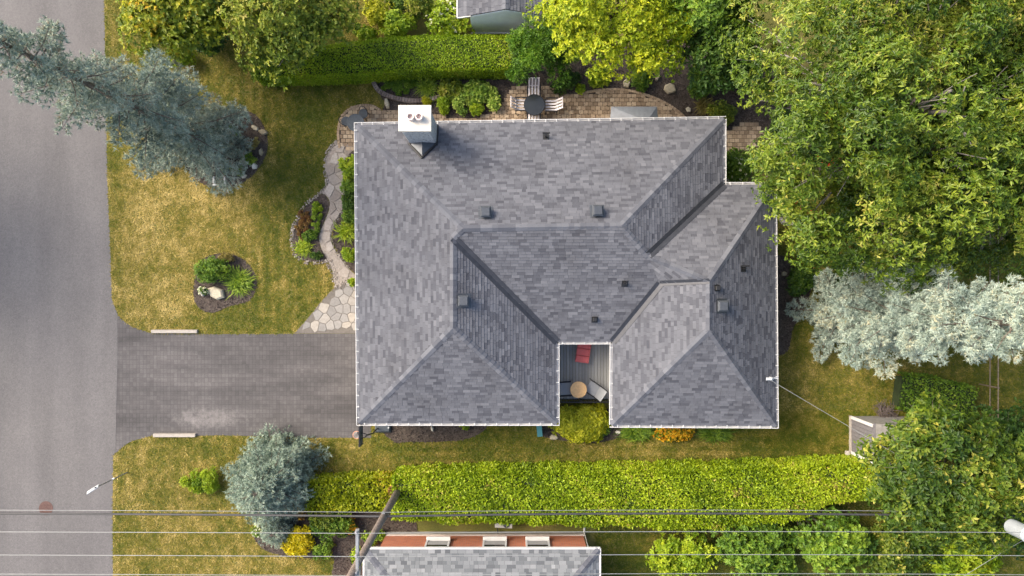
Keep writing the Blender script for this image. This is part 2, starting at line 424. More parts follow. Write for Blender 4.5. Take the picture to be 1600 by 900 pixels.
def merge(parts):
    Vs, Fs, Ts = [], [], []; k = 0
    for V, F, T in parts: Vs.append(V); Fs.append(F + k); Ts.append(T); k += len(V)
    return np.concatenate(Vs), np.concatenate(Fs), np.concatenate(Ts)

def lobes_in(c, rad, n, lr, low=-.35, shell=(.45, .95)):
    """clump centres spread through an ellipsoid, most of them near its skin"""
    d = rand_dirs(n * 3); d = d[d[:, 2] > low][:n]
    f = RNG.uniform(*shell, (len(d), 1))
    return np.array(c) + d * f * np.array(rad), RNG.uniform(.65, 1.35, len(d)) * lr, d

def clump_points(lc, lr, ld, per, flat=.75):
    """twig ends on the skin of every clump; tone differs from clump to clump"""
    C, A, T = [], [], []
    for c, r, o in zip(lc, lr, ld):
        m = max(3, int(per * RNG.uniform(.7, 1.3)))
        d = rand_dirs(m); d[:, 2] = np.where(d[:, 2] < -.2, -d[:, 2], d[:, 2])
        p = c + d * np.array([1, 1, flat]) * r * RNG.uniform(.55, 1.1, (m, 1))
        C.append(p); A.append(unit(d + np.array([0, 0, .6]) + o * .4))
        T.append(np.clip(RNG.normal(.46 + RNG.normal(0, .16), .13, m), 0, 1))
    return np.concatenate(C), np.concatenate(A), np.concatenate(T)

def limb(a, b, sag=.1, n=5):
    a, b = Vector(a), Vector(b); out = []
    for i in range(n):
        t = i / (n - 1); p = a.lerp(b, t); p.z += math.sin(t * math.pi) * sag * (b - a).length
        p += Vector(RNG.normal(0, .03, 3)) * (b - a).length * (.6 if 0 < i < n - 1 else 0); out.append(p)
    return out

def broad_tree(name, label, base, crown_c, rad, mat, nl, lr, per, nleaf, L, Wd, group=None, trunk_r=.2, bark='bark', limbs=14, low=-.35, shell=(.45, .95), spread=(.1, .9), extra=None, droop=.2, cat='tree', gap=None):
    t = thing(name, label, cat, (base[0], base[1], 0), 0, group)
    lc, lrr, ld = lobes_in(crown_c, rad, nl, lr, low, shell)
    if extra is not None:
        e = np.array([x[:3] for x in extra]); lc = np.concatenate([lc, e]); lrr = np.concatenate([lrr, [x[3] for x in extra]])
        ld = np.concatenate([ld, unit(e - np.array(crown_c))])
    C, A, T = clump_points(lc, lrr, ld, per)
    ok = C[:, 2] > .25
    for gx, gy, gr_, gz in (gap or ()): ok &= (np.hypot(C[:, 0] - gx, C[:, 1] - gy) > gr_ * RNG.uniform(.8, 1.1, len(C))) | (C[:, 2] > gz)
    C, A, T = C[ok], A[ok], T[ok]
    tri_mesh('crown', *rosettes(C, A, nleaf, L, Wd, T, spread, droop), mat, t)
    b = MB(); cc = Vector(crown_c); b0 = Vector((base[0], base[1], -.05)); mid = b0.lerp(cc, .55)
    tp = limb(b0, mid, 0, 5); b.tube(tp, [trunk_r * (1 - .1 * i) for i in range(5)], 9)
    up = limb(mid, cc + Vector((0, 0, rad[2] * .6)), 0, 5); b.tube(up, [trunk_r * .6 * (1 - .2 * i) + .01 for i in range(5)], 7)
    b.build('trunk', bark, t, smooth=True)
    lb = MB()
    idx = list(range(len(lc))); random.shuffle(idx)
    for i in idx[:limbs]:
        p = limb(mid.lerp(cc, random.random()), lc[i], .08, 6); r0 = trunk_r * random.uniform(.22, .4)
        lb.tube(p, [r0 * (1 - .17 * k) for k in range(6)], 5)
        for _ in range(3):
            e = Vector(lc[i]) + Vector(RNG.normal(0, 1, 3)).normalized() * lrr[i] * 1.05
            lb.tube(limb(p[3], e, .05, 4), [r0 * .4, r0 * .3, r0 * .2, r0 * .1], 4)
    lb.build('limb', bark, t, smooth=True, kind='stuff')
    return t

def bush(name, label, px, py, rpx, h, mat, cat='shrub', group=None, nl=16, per=26, nleaf=5, L=.12, Wd=.06, flat=.8, spread=(.1, .9), z0=0.02, ry=None, flower=None, nfl=40, fs=.07, droop=.2):
    """a leafy mound: rpx is its radius in photograph pixels at about two thirds of its height"""
    p = at(px, py, h * .6); k = M_PX * (CAM_H - h * .6) / CAM_H; rx = rpx * k; ry = (ry or rpx) * k
    t = thing(name, label, cat, (p.x, p.y, z0), 0, group)
    lc, lr, ld = lobes_in((p.x, p.y, z0 + h * .42), (rx * .86, ry * .86, h * .5), nl, min(rx, ry, h) * .42, -.3, (.35, .95))
    C, A, T = clump_points(lc, lr, ld, per, flat); ok = C[:, 2] > z0 + .02; C, A, T = C[ok], A[ok], T[ok]
    tri_mesh('foliage', *rosettes(C, A, nleaf, L, Wd, T, spread, droop, .02), mat, t)
    s = MB()
    for _ in range(7):
        i = RNG.integers(len(lc)); s.tube(limb((p.x, p.y, z0 - .02), lc[i], .05, 4), [.025, .02, .015, .008], 5)
    s.build('stem', 'bark', t)
    if flower:
        i = RNG.choice(len(C), min(nfl, len(C)), replace=False); c = C[i] + A[i] * fs * .7
        top = c[:, 2] > z0 + h * .35; c, a = c[top], A[i][top]
        tri_mesh('flower', *rosettes(c, a, 9, fs, fs * .7, RNG.uniform(.2, 1, len(c)), (.1, 1.3), .1, fs * .25), flower, t, 'stuff')
    return t

def tussock(name, label, px, py, rpx, h, mat, cat='plant', group=None, n=260, Wd=.03, z0=0.02, ry=None, droop=.45, flower=None, nfl=0, fs=.06):
    """arching blades from one crown of the plant"""
    p = at(px, py, h * .4); k = M_PX * (CAM_H - h * .4) / CAM_H; rx = rpx * k; ry = (ry or rpx) * k
    t = thing(name, label, cat, (p.x, p.y, z0), 0, group)
    a = RNG.uniform(0, 2 * math.pi, n); el = RNG.uniform(.1, 1.35, n)
    d = np.stack([np.cos(a) * np.cos(el), np.sin(a) * np.cos(el), np.sin(el)], 1)
    b = np.stack([p.x + RNG.normal(0, rx * .22, n), p.y + RNG.normal(0, ry * .22, n), np.full(n, z0)], 1)
    sc = np.array([rx, ry, h]); v = d * sc * RNG.uniform(.65, 1.1, (n, 1)); Ls = np.linalg.norm(v, axis=1)
    tn = RNG.uniform(.1, 1, n); s = unit(np.cross(unit(v), np.array([0, 0, 1.]) + rand_dirs(n) * .2)) * (Wd / 2)
    m = b + v * .55 + np.array([0, 0, .12]) * h; e = b + v; e[:, 2] = np.maximum(e[:, 2] - droop * Ls * np.cos(el), z0 + .01)
    V = np.stack([b - s * .6, b + s * .6, m + s, m - s, e], 1).reshape(-1, 3); i = np.arange(n)[:, None] * 5
    F = np.concatenate([i + [0, 1, 2], i + [0, 2, 3], i + [3, 2, 4]], 1).reshape(-1, 3)
    tri_mesh('leaf', V, F, np.repeat(tn, 3), mat, t, kind='stuff')
    if flower:
        q = np.stack([p.x + RNG.normal(0, rx * .45, nfl), p.y + RNG.normal(0, ry * .45, nfl), z0 + h * RNG.uniform(.7, 1.05, nfl)], 1)
        tri_mesh('flower', *rosettes(q, np.tile([0, 0, 1.], (nfl, 1)), 8, fs, fs * .6, RNG.uniform(.2, 1, nfl), (.0, .7), .1, .01), flower, t, 'stuff')
    return t

def spruce(name, label, bx, by, H, R, mat, whorls, per, group=None, tuft=.15, dens=1.0, nneedle=9, power=.9, lean=(0, 0), ragged=.15, nw=.10, knob=0):
    """trunk, whorls of drooping limbs, twigs and needle tufts"""
    t = thing(name, label, 'tree', (bx, by, 0), 0, group)
    tr = MB(); tr.tube([(bx + lean[0] * z / H, by + lean[1] * z / H, z) for z in (-.05, H * .3, H * .65, H * .98)], [R * .055 + .05, R * .045 + .03, R * .025 + .02, .012], 8)
    tr.build('trunk', 'bark', t, smooth=True)
    lim = MB(); P, D, T = [], [], []
    for w in range(whorls):
        f = (w + RNG.uniform(.2, .8)) / whorls; z = .25 + f * (H - .35); r = R * ((1 - f) ** power) * RNG.uniform(.85, 1.12) + .12
        a0 = RNG.uniform(0, 6.28); nb = max(4, int(per * (.55 + .45 * (1 - f))))
        for k in range(nb):
            a = a0 + 2 * math.pi * k / nb + RNG.normal(0, .12); rr = r * RNG.uniform(1 - ragged * 2, 1.12)
            s0 = np.array([bx + lean[0] * f, by + lean[1] * f, z]); h = np.array([math.cos(a), math.sin(a), 0]); q = np.array([-h[1], h[0], 0])
            drop = RNG.uniform(-.05, .22) * rr - f * .35 * rr
            end = s0 + h * rr - np.array([0, 0, drop])
            lim.tube([s0, (s0 + end) / 2 - np.array([0, 0, .08 * rr]), end], [.018 + .012 * rr, .012 + .006 * rr, .006], 4)
            bt = np.clip(RNG.normal(.48, .10), .1, .9)
            nt_ = max(4, int(rr / .13 * dens))
            for j in range(nt_):
                u = .18 + .82 * (j + RNG.uniform(0, 1)) / nt_; b = s0 + (end - s0) * u - np.array([0, 0, .08 * rr * math.sin(math.pi * u)])
                tw = (.10 + .42 * rr * (1 - u) ** .7 * min(1, u * 3)) * RNG.uniform(.6, 1.1)
                for sd in (-1, 1):
                    dd = unit(h * RNG.uniform(.45, .9) + q * sd * RNG.uniform(.6, 1) + np.array([0, 0, RNG.normal(-.05, .18)]))
                    m = max(1, int(tw / (tuft * .62)))
                    for g in range(m):
                        P.append(b + dd * tw * (g + .6) / m + RNG.normal(0, .025, 3)); D.append(dd); T.append(np.clip(bt + RNG.normal(0, .14) + .10 * (g + 1 == m), 0, 1))
                    for _k in range(knob):               # dense knuckle of new growth at each twig end
                        P.append(b + dd * tw + RNG.normal(0, tuft * .42, 3)); D.append(unit(dd + RNG.normal(0, .6, 3) + np.array([0, 0, .5]))); T.append(np.clip(bt + .12 + RNG.normal(0, .12), 0, 1))
    lim.build('limb', 'bark', t, kind='stuff')
    P = np.array(P); D = np.array(D); T = np.array(T)
    n = len(P) * nneedle; c = np.repeat(P, nneedle, 0); ax = np.repeat(D, nneedle, 0)
    dd = unit(ax * RNG.uniform(.3, 1.2, (n, 1)) + rand_dirs(n) * .9 + np.array([0, 0, .30])); L = RNG.uniform(.65, 1.2, (n, 1)) * tuft
    s = unit(np.cross(dd, rand_dirs(n))) * tuft * nw
    V = np.stack([c - s, c + s, c + dd * L], 1).reshape(-1, 3); F = np.arange(n * 3).reshape(-1, 3)
    tri_mesh('crown', V, F, np.clip(np.repeat(T, nneedle) + RNG.normal(0, .13, n), 0, 1), mat, t)
    return t

def hedge(name, label, path, width, h, mat, dens=520, L=.13, Wd=.07, cat='hedge', wob=.10, z0=0):
    """clipped hedge along a path of metres: dark twiggy core with sprays over top and sides"""
    p0 = path[0]; t = thing(name, label, cat, (p0[0], p0[1], z0))
    pts = [Vector((x, y, 0)) for x, y in path]; cum = [0]
    for a, b in zip(pts, pts[1:]): cum.append(cum[-1] + (b - a).length)
    tot = cum[-1]; wd = width if hasattr(width, '__len__') else [width] * len(path); n = int(tot * (2 * h + sum(wd) / len(wd)) * dens)
    s = RNG.uniform(0, tot, n); px = np.interp(s, cum, [p.x for p in pts]); py = np.interp(s, cum, [p.y for p in pts]); w = np.interp(s, cum, wd)
    e = 1e-2; tx = np.interp(s + e, cum, [p.x for p in pts]) - np.interp(s - e, cum, [p.x for p in pts]); ty = np.interp(s + e, cum, [p.y for p in pts]) - np.interp(s - e, cum, [p.y for p in pts])
    l = np.hypot(tx, ty) + 1e-9; nx, ny = -ty / l, tx / l
    ph = RNG.uniform(0, 6.28, 8)
    lump = .45 * np.sin(s * 2.1 + ph[0]) + .35 * np.sin(s * 4.7 + ph[1]) + .3 * np.sin(s * 9.3 + ph[2])
    q = RNG.uniform(-1, 1, n) * (1 + h * 2 / np.maximum(w, .3)); edge = np.clip(q, -1, 1); over = np.abs(q) - 1
    top = over <= 0; hh = h * (1 + wob * .5 * (.5 * np.sin(s * 1.3 + ph[3]) + .5 * np.sin(s * 3.3 + edge * 3 + ph[4])))
    shrink = 1 - .10 * np.abs(edge) ** 6
    z = np.where(top, hh * shrink * RNG.uniform(.94, 1.03, n), hh * RNG.uniform(.06, .97, n)) + z0
    wobble = 1 + wob * lump * np.sign(edge) * .5
    lat = edge * w / 2 * wobble * np.where(top, 1, RNG.uniform(.92, 1.03, n))
    P = np.stack([px + nx * lat, py + ny * lat, z], 1)
    N = np.where(top[:, None], np.array([0, 0, 1.]), np.stack([nx * np.sign(edge), ny * np.sign(edge), np.full(n, .25)], 1))
    d = unit(N * RNG.uniform(.1, .9, (n, 1)) + rand_dirs(n) * .8 + np.array([0, 0, .15]))
    patch = .10 * np.sin(s * .7 + ph[5]) + .10 * np.sin(s * 1.9 + lat * 2 + ph[6]) + .06 * np.sin(s * 5 + lat * 6)
    bald = np.zeros(n)
    for _ in range(int(tot / 3.5)):
        bs, bl = RNG.uniform(0, tot), RNG.uniform(-1, 1); bald += RNG.uniform(.15, .5) * np.exp(-(((s - bs) / RNG.uniform(.15, .5)) ** 2 + ((lat - bl * w / 2) / .22) ** 2))
    tone = np.clip(RNG.normal(.46, .17, n) + patch + np.where(RNG.uniform(0, 1, n) < bald, .6, 0), 0, 1); k = RNG.uniform(.6, 1.3, n)
    tri_mesh('foliage', *leaf_arrays(P, d, N + rand_dirs(n) * .6, L * k, Wd * k, tone, .15, .1), mat, t)
    c = MB()
    m = max(4, int(tot / .5)); vs = []; fs = []
    for i in range(m + 1):
        u = tot * i / m; x = np.interp(u, cum, [p.x for p in pts]); y = np.interp(u, cum, [p.y for p in pts]); ww = np.interp(u, cum, wd) * .43
        ex = np.interp(u + .05, cum, [p.x for p in pts]) - np.interp(u - .05, cum, [p.x for p in pts]); ey = np.interp(u + .05, cum, [p.y for p in pts]) - np.interp(u - .05, cum, [p.y for p in pts])
        ll = math.hypot(ex, ey) or 1; ax, ay = -ey / ll, ex / ll
        for (o, zz) in ((-1, 0.0), (-1, h * .84), (-.7, h * .93), (.7, h * .93), (1, h * .84), (1, 0.0)):
            vs.append((x + ax * ww * o, y + ay * ww * o, z0 + zz))
    for i in range(m):
        for k2 in range(5): fs.append((i * 6 + k2, i * 6 + k2 + 1, i * 6 + 7 + k2, i * 6 + 6 + k2))
    fs += [tuple(range(6)), tuple(range(m * 6 + 5, m * 6 - 1, -1))]
    c.add(vs, fs); c.build('twig_core', 'foliage_core', t)
    return t

# ------------------------------------------------------------------ plan polygons (photograph pixels -> metres)
def smooth(pts, n=4, closed=True):
    out = []; m = len(pts)
    for i in range(m if closed else m - 1):
        p0, p1, p2, p3 = (np.array(pts[(i + k) % m if closed else min(max(i + k, 0), m - 1)], float) for k in (-1, 0, 1, 2))
        for j in range(n):
            t = j / n
            out.append(tuple(.5 * (2 * p1 + (p2 - p0) * t + (2 * p0 - 5 * p1 + 4 * p2 - p3) * t * t + (3 * p1 - p0 - 3 * p2 + p3) * t ** 3)))
    if not closed: out.append(tuple(pts[-1]))
    return out

def metres(pts, z=0): return [tuple(at(x, y, z)[:2]) for x, y in pts]

def inside(poly, X, Y):
    r = np.zeros(len(X), bool); n = len(poly); j = n - 1
    for i in range(n):
        xi, yi = poly[i]; xj, yj = poly[j]
        if yi != yj:
            c = ((yi > Y) != (yj > Y)) & (X < (xj - xi) * (Y - yi) / (yj - yi) + xi); r ^= c
        j = i
    return r

def sheet(name, poly, z, mat, thick=.0, kind='structure'):
    bm = bmesh.new(); vs = [bm.verts.new((x, y, z)) for x, y in poly]; f = bm.faces.new(vs)
    if f.normal.z < 0: f.normal_flip()
    if thick:
        n = len(poly); lo = [bm.verts.new((x, y, z - thick)) for x, y in poly]
        for i in range(n): bm.faces.new((vs[i], lo[i], lo[(i + 1) % n], vs[(i + 1) % n]))
    bm.normal_update(); bmesh.ops.triangulate(bm, faces=[f for f in bm.faces if len(f.verts) > 4])
    bmesh.ops.recalc_face_normals(bm, faces=bm.faces)
    for f in bm.faces:
        if abs(f.normal.z) > .9 and f.normal.z < 0: f.normal_flip()
    me = bpy.data.meshes.new(name); bm.to_mesh(me); bm.free(); me.materials.append(MAT[mat])
    o = link(name, me); o['kind'] = kind; ORG[o.name] = Vector(); return o

def scatter_in(poly, dens):
    P = np.array(poly); lo, hi = P.min(0), P.max(0); n = int((hi - lo).prod() * dens)
    X = RNG.uniform(lo[0], hi[0], n); Y = RNG.uniform(lo[1], hi[1], n); k = inside(poly, X, Y); return X[k], Y[k]

G = bmesh.new(); bmesh.ops.create_grid(G, x_segments=24, y_segments=24, size=400)
me = bpy.data.meshes.new('ground'); G.to_mesh(me); G.free(); me.materials.append(MAT['lawn_soil']); tag(link('ground', me), kind='structure')

road_edge = [(163, -60), (163, 0), (168, 280), (173, 400), (175, 470), (177, 560), (177, 712), (176, 800), (177, 960)]
ROAD = [(-27.6, 160), (-19.3, 160)] + metres(road_edge) + [(-18.8, -160), (-27.6, -160)]
sheet('road', ROAD, .006, 'asphalt')
DRIVE = metres(smooth([(176, 470), (184, 491), (204, 509), (238, 521)], 5, False) + [(345, 522), (560, 521), (580, 521), (580, 684), (480, 684), (345, 680), (300, 681)] + smooth([(238, 681), (205, 690), (188, 702), (177, 712)], 5, False))
sheet('driveway', DRIVE, .012, 'driveway_paver')
APRON = metres([(169, 470), (176, 470), (184, 491), (184, 560), (182, 640), (181, 707), (177, 712), (170, 712)])
sheet('pavement', APRON, .017, 'asphalt')
FLAG = metres(smooth([(460, 521), (483, 495), (503, 470), (524, 448)], 4, False) + [(545, 440), (578, 437), (578, 520.5)])
PATIO = metres(smooth([(531, 232), (529, 205), (536, 181), (553, 168), (578, 165), (595, 173), (640, 175), (700, 182), (745, 183), (772, 172), (790, 156), (800, 138), (840, 132), (872, 138), (905, 148), (940, 142), (975, 142), (1010, 150), (1040, 163), (1062, 178), (1080, 196), (1130, 204), (1165, 190), (1188, 198), (1184, 226), (1150, 240)], 4, False) + [(1100, 242), (600, 242), (578, 234)])
PATH = metres(smooth([(531, 219), (516, 233), (508, 258), (511, 288), (502, 300), (512, 308), (516, 322), (508, 345), (499, 368), (503, 390), (512, 406), (520, 425), (524, 446), (545, 440), (562, 437), (545, 420), (530, 400), (518, 378), (520, 355), (531, 335), (541, 312), (538, 288), (537, 262), (545, 243), (560, 226)], 3))
ISLAND = metres(smooth([(501, 303), (481, 319), (464, 345), (457, 370), (460, 393), (474, 407), (496, 409), (513, 406), (502, 389), (498, 369), (507, 345), (515, 322), (511, 309)], 4))
WBED = metres([(548, 238), (580, 235), (580, 432), (562, 434), (545, 418), (531, 399), (520, 378), (521, 355), (532, 335), (542, 312), (539, 288), (538, 262)])
SPRBED = metres(smooth([(378, 172), (402, 182), (416, 207), (418, 232), (408, 258), (388, 280), (360, 292), (330, 292), (300, 275), (285, 240), (300, 200), (340, 178)], 4))
ROCKBED = metres(smooth([(345, 396), (375, 402), (397, 425), (401, 450), (388, 470), (360, 478), (335, 488), (315, 484), (303, 465), (306, 430), (318, 405)], 4))
NBED = metres(smooth([(583, 127), (600, 118), (700, 118), (800, 112), (900, 90), (1050, 60), (1150, 70), (1215, 120), (1205, 190), (1140, 215)], 3, False) + [(1060, 215), (900, 215), (620, 200), (598, 172), (602, 160), (588, 140)])
SBED = metres(smooth([(600, 660), (740, 660), (760, 668), (735, 684), (690, 690), (640, 690), (615, 690)], 3))
DBED = metres(smooth([(845, 672), (870, 640), (960, 640), (985, 672), (965, 684), (930, 692), (890, 690), (850, 682)], 4))
EBED = metres(smooth([(1205, 408), (1245, 412), (1268, 430), (1262, 470), (1240, 510), (1232, 545), (1215, 556), (1200, 550)], 4))
NSBED = metres(smooth([(398, 822), (440, 790), (520, 780), (620, 785), (650, 815), (640, 850), (560, 905), (520, 900), (520, 870), (470, 872), (420, 862), (400, 845)], 4))
SWBED = metres(smooth([(330, 770), (350, 690), (430, 664), (500, 690), (520, 750), (480, 800), (420, 815), (360, 805)], 4))
FIRE = metres(smooth([(1262, 318), (1252, 345), (1225, 352), (1214, 335), (1218, 308), (1240, 300)], 4))
UNDER = metres(smooth([(1180, 200), (1300, 120), (1500, 150), (1620, 250), (1560, 380), (1400, 330), (1300, 300), (1230, 290)], 4))
BACK = metres(smooth([(1380, 600), (1450, 590), (1640, 660), (1640, 960), (1120, 960), (1130, 830), (1240, 780), (1350, 770), (1400, 720)], 4))
beds = [(SPRBED, .022), (ROCKBED, .022), (NBED, .014), (SBED, .022), (DBED, .024), (EBED, .022), (NSBED, .022), (WBED, .026), (ISLAND, .022), (UNDER, .008)]
for p, z in beds: sheet('mulch_bed', p, z, 'soil', z)
# ------------------------------------------------------------------ house geometry
ZE = 2.8
def V3(x, y, z=ZE): return Vector((x, y, z))
NW, NE = V3(-6.65, 6.98), V3(9.06, 7.24)
RL, RR = V3(-1.96, 2.38, 4.75), V3(4.37, 2.48, 4.75)
J, LS = V3(-2.365, 2.02, 4.585), V3(-2.365, -1.60, 4.585)
LSW, LSE, LNE = V3(-6.55, -5.78), V3(1.92, -5.78), V3(1.92, -2.30)
A_, B_, C_ = V3(5.52, 1.30, 4.29), V3(7.86, .26, 4.80), V3(6.10, .18, 3.83)
RWN, RSW, RSE, RNE, RNW = V3(4.30, -2.30), V3(4.28, -5.86), V3(11.30, -5.90), V3(11.22, 4.42), V3(9.06, 4.42)
RS = V3(7.86, -1.67, 4.80)
PLANES = {'north': [NW, NE, RR, RL], 'west': [LSW, NW, RL, J, LS], 'left_east': [LNE, LSE, LS, J][::1], 'left_south': [LSW, LSE, LS],
          'south': [LNE, RWN, C_, A_, RR, RL, J], 'main_east': [NE, RNW, A_, RR], 'right_north': [RNW, RNE, B_, A_],
          'saddle': [C_, B_, A_], 'right_west': [RSW, RWN, C_, B_, RS], 'right_east': [RNE, RSE, RS, B_], 'right_south': [RSW, RSE, RS]}
DOWN = {'north': (0, 1), 'west': (-1, 0), 'left_east': (1, 0), 'left_south': (0, -1), 'south': (0, -1), 'main_east': (1, 0), 'right_north': (0, 1),
        'saddle': (-.3, -1), 'right_west': (-1, 0), 'right_east': (1, 0), 'right_south': (0, -1)}

def frame_of(poly, down):
    """origin, along-eave u, up-slope v and normal of a roof plane"""
    n = Vector((0, 0, 0))
    for i in range(len(poly)):
        a, b = poly[i], poly[(i + 1) % len(poly)]
        n += Vector(((a.y - b.y) * (a.z + b.z), (a.z - b.z) * (a.x + b.x), (a.x - b.x) * (a.y + b.y)))
    n.normalize()
    if n.z < 0: n = -n
    u = Vector((0, 0, 1)).cross(n).normalized() if n.z < .9999 else Vector((1, 0, 0))
    v = n.cross(u).normalized()
    if v.z < 0: v = -v
    u = v.cross(n).normalized()
    return sum(poly, Vector()) / len(poly), u, v, n

def clip_rect(poly, x0, x1, y0, y1):
    for ax, lim, sg in ((0, x0, 1), (0, x1, -1), (1, y0, 1), (1, y1, -1)):
        out = []
        for i in range(len(poly)):
            a, b = poly[i], poly[(i + 1) % len(poly)]; da, db = (a[ax] - lim) * sg, (b[ax] - lim) * sg
            if da >= 0: out.append(a)
            if da * db < 0:
                t = da / (da - db); out.append((a[0] + (b[0] - a[0]) * t, a[1] + (b[1] - a[1]) * t))
        poly = out
        if len(poly) < 3: return []
    return poly

def area2(p): return abs(sum(p[i][0] * p[(i + 1) % len(p)][1] - p[(i + 1) % len(p)][0] * p[i][1] for i in range(len(p)))) / 2

def shingle_plane(poly, expo=.128, wmin=.15, wmax=.42, lift=.018):
    """list of (verts, faces, tone, area) for every shingle of a plane"""
    o, u, v, n = frame_of(poly, None); q = [((p - o).dot(u), (p - o).dot(v)) for p in poly]; out = []
    v0 = min(b for a, b in q); v1 = max(b for a, b in q); rows = int((v1 - v0) / expo) + 1
    for r in range(rows):
        y0 = v0 + r * expo; x = min(a for a, b in q) - random.uniform(0, .6); xe = max(a for a, b in q); dk = False
        while x < xe:
            w = random.uniform(wmin, wmax); c = clip_rect(q, x + .004, x + w - .004, y0, y0 + expo); x += w
            if len(c) < 3 or area2(c) < .002: continue
            dk = (random.random() < .30) if not dk else (random.random() < .12)
            tone = random.gauss(.20, .10) if dk else random.gauss(.58, .15); up = random.uniform(.8, 1.35) * lift * (.75 if dk else 1)
            m = len(c); top = [o + u * a + v * b + n * (.003 + up * (1 - (b - y0) / expo)) for a, b in c]; bot = [o + u * a + v * b - n * .01 for a, b in c]
            nn = (top[1] - top[0]).cross(top[2] - top[0])
            if nn.dot(n) < 0: top.reverse(); bot.reverse()
            fs = [tuple(range(m))] + [(i, m + i, m + (i + 1) % m, (i + 1) % m) for i in range(m)]
            out.append((top + bot, fs, min(1, max(0, tone)), area2(c)))
    return out

def lay_shingles(parent, polys, mat, nparts, **kw):
    allp = [s for p in polys for s in shingle_plane(p, **kw)]
    allp.sort(key=lambda s: -s[3])
    for s in allp[:nparts]:
        m = MB(); m.add(s[0], s[1], s[2]); m.build('shingle', mat, parent, center=True)
    m = MB()
    for s in allp[nparts:]: m.add(s[0], s[1], s[2])
    if m.v: m.build('shingle_field', mat, parent, kind='stuff')

def cap_row(parent, a, b, n1, n2, mat, step=.23, wide=.15, name='ridge_cap'):
    """folded cap shingles lapped up a hip or along a ridge, all of one run sharing a mesh"""
    if b.z < a.z: a, b = b, a
    e = (b - a); Ln = e.length; e = e / Ln
    def side(n):
        s = n.cross(e).normalized(); return s
    s1 = side(n1); s2 = -side(n2)
    mid = (n1 + n2).normalized()
    if s1.dot(s2) > 0: s2 = -s2
    if s1.z > .02 and s2.z > .02: s1, s2 = -s1, -s2
    k = max(1, int(Ln / step)); st = Ln / k; me = None
    for i in range(k):
        if me is None:
            m = MB(); l0 = .034; l1 = .014
            pts = []
            for t, l in ((0, l0), (st * 1.12, l1)):
                pts += [e * t + s1 * wide + mid * l, e * t + mid * (l + .012), e * t + s2 * wide + mid * l]
            low = [p - mid * .03 for p in pts]
            m.add(pts + low, [(0, 1, 4, 3), (1, 2, 5, 4), (0, 6, 7, 1), (1, 7, 8, 2), (0, 3, 9, 6), (2, 8, 11, 5)], .5)
            o = m.build(name, mat, None); me = o.data
        else:
            o = bpy.data.objects.new(name, me); COL.objects.link(o)
        o.parent = parent; o.location = a + e * st * i - ORG[parent.name]

def capmat():
    m, t, b = nmat('cap_shingle')
    oi = node(t, 'ShaderNodeObjectInfo'); r = ramp(t, [(0, (.086, .090, .106)), (.5, (.112, .117, .134)), (1, (.150, .155, .172))]); t.links.new(oi.outputs['Random'], r.inputs[0])
    n = noise(t, 55, 3, .7, geo_pos(t)); g = ramp(t, [(.3, (.85,) * 3), (.7, (1.15,) * 3)]); t.links.new(n.outputs[0], g.inputs[0])
    mx = node(t, 'ShaderNodeMix', data_type='RGBA', blend_type='MULTIPLY'); mx.inputs[0].default_value = 1
    t.links.new(r.outputs[0], mx.inputs[6]); t.links.new(g.outputs[0], mx.inputs[7]); t.links.new(mx.outputs[2], b.inputs['Base Color']); b.inputs['Roughness'].default_value = .95
capmat()

def on_plane(px, py, poly):
    o, u, v, n = frame_of(poly, None); z = 4.0
    for _ in range(12):
        p = at(px, py, z); z = o.z - (n.x * (p.x - o.x) + n.y * (p.y - o.y)) / n.z
    return at(px, py, z), n, v

def folded_strip(a, b, n1, n2, w1, w2, lift):
    e = (b - a).normalized(); s1 = n1.cross(e).normalized(); s2 = n2.cross(e).normalized()
    if s1.dot(s2) > 0: s2 = -s2
    if s1.z < -.02 and s2.z < -.02: s1, s2 = -s1, -s2
    up = Vector((0, 0, lift)); vs = [a + s1 * w1 + up, a + up * .8, a + s2 * w2 + up, b + s1 * w1 + up, b + up * .8, b + s2 * w2 + up]
    return vs, [(0, 1, 4, 3), (1, 2, 5, 4)]

OUT = [NW, NE, RNW, RNE, RSE, RSW, RWN, LNE, LSE, LSW]        # eave outline, clockwise
def offset_poly(P, d):
    res = []; n = len(P)
    for i in range(n):
        a, b, c = P[i - 1], P[i], P[(i + 1) % n]
        e1 = (b - a).xy.normalized(); e2 = (c - b).xy.normalized()
        n1 = Vector((e1.y, -e1.x)); n2 = Vector((e2.y, -e2.x))
        k = (n1 + n2); k = k / max(.2, k.dot(n1)); res.append(Vector((b.x + k.x * d, b.y + k.y * d, b.z)))
    return res

house = thing('house', 'large single-storey house with dark grey shingled hip roofs and white gutters around a small deck', 'house', (2.2, .7, 0))
inn = offset_poly(OUT, .45)
wall = MB(); n = len(inn)
for i in range(n):
    a, b = inn[i], inn[(i + 1) % n]; wall.add([(a.x, a.y, -.05), (b.x, b.y, -.05), (b.x, b.y, 2.74), (a.x, a.y, 2.74)], [(0, 1, 2, 3)])
wall_o = wall.build('wall', 'render_wall', house)
sf = MB(); oo = offset_poly(OUT, .02)
for i in range(n):
    a, b, c, d = oo[i], oo[(i + 1) % n], inn[(i + 1) % n], inn[i]
    sf.add([(a.x, a.y, 2.70), (b.x, b.y, 2.70), (c.x, c.y, 2.70), (d.x, d.y, 2.70)], [(0, 1, 2, 3)])
sf.build('soffit', 'soffit', house)
rf = MB()
for k, p in PLANES.items(): rf.add([q - Vector((0, 0, .012)) for q in p], [tuple(range(len(p)))], .1)
roof = rf.build('roof', 'underlay', house)
NRM = {k: frame_of(p, None)[3] for k, p in PLANES.items()}
lay_shingles(roof, list(PLANES.values()), 'roof_shingle', 300)
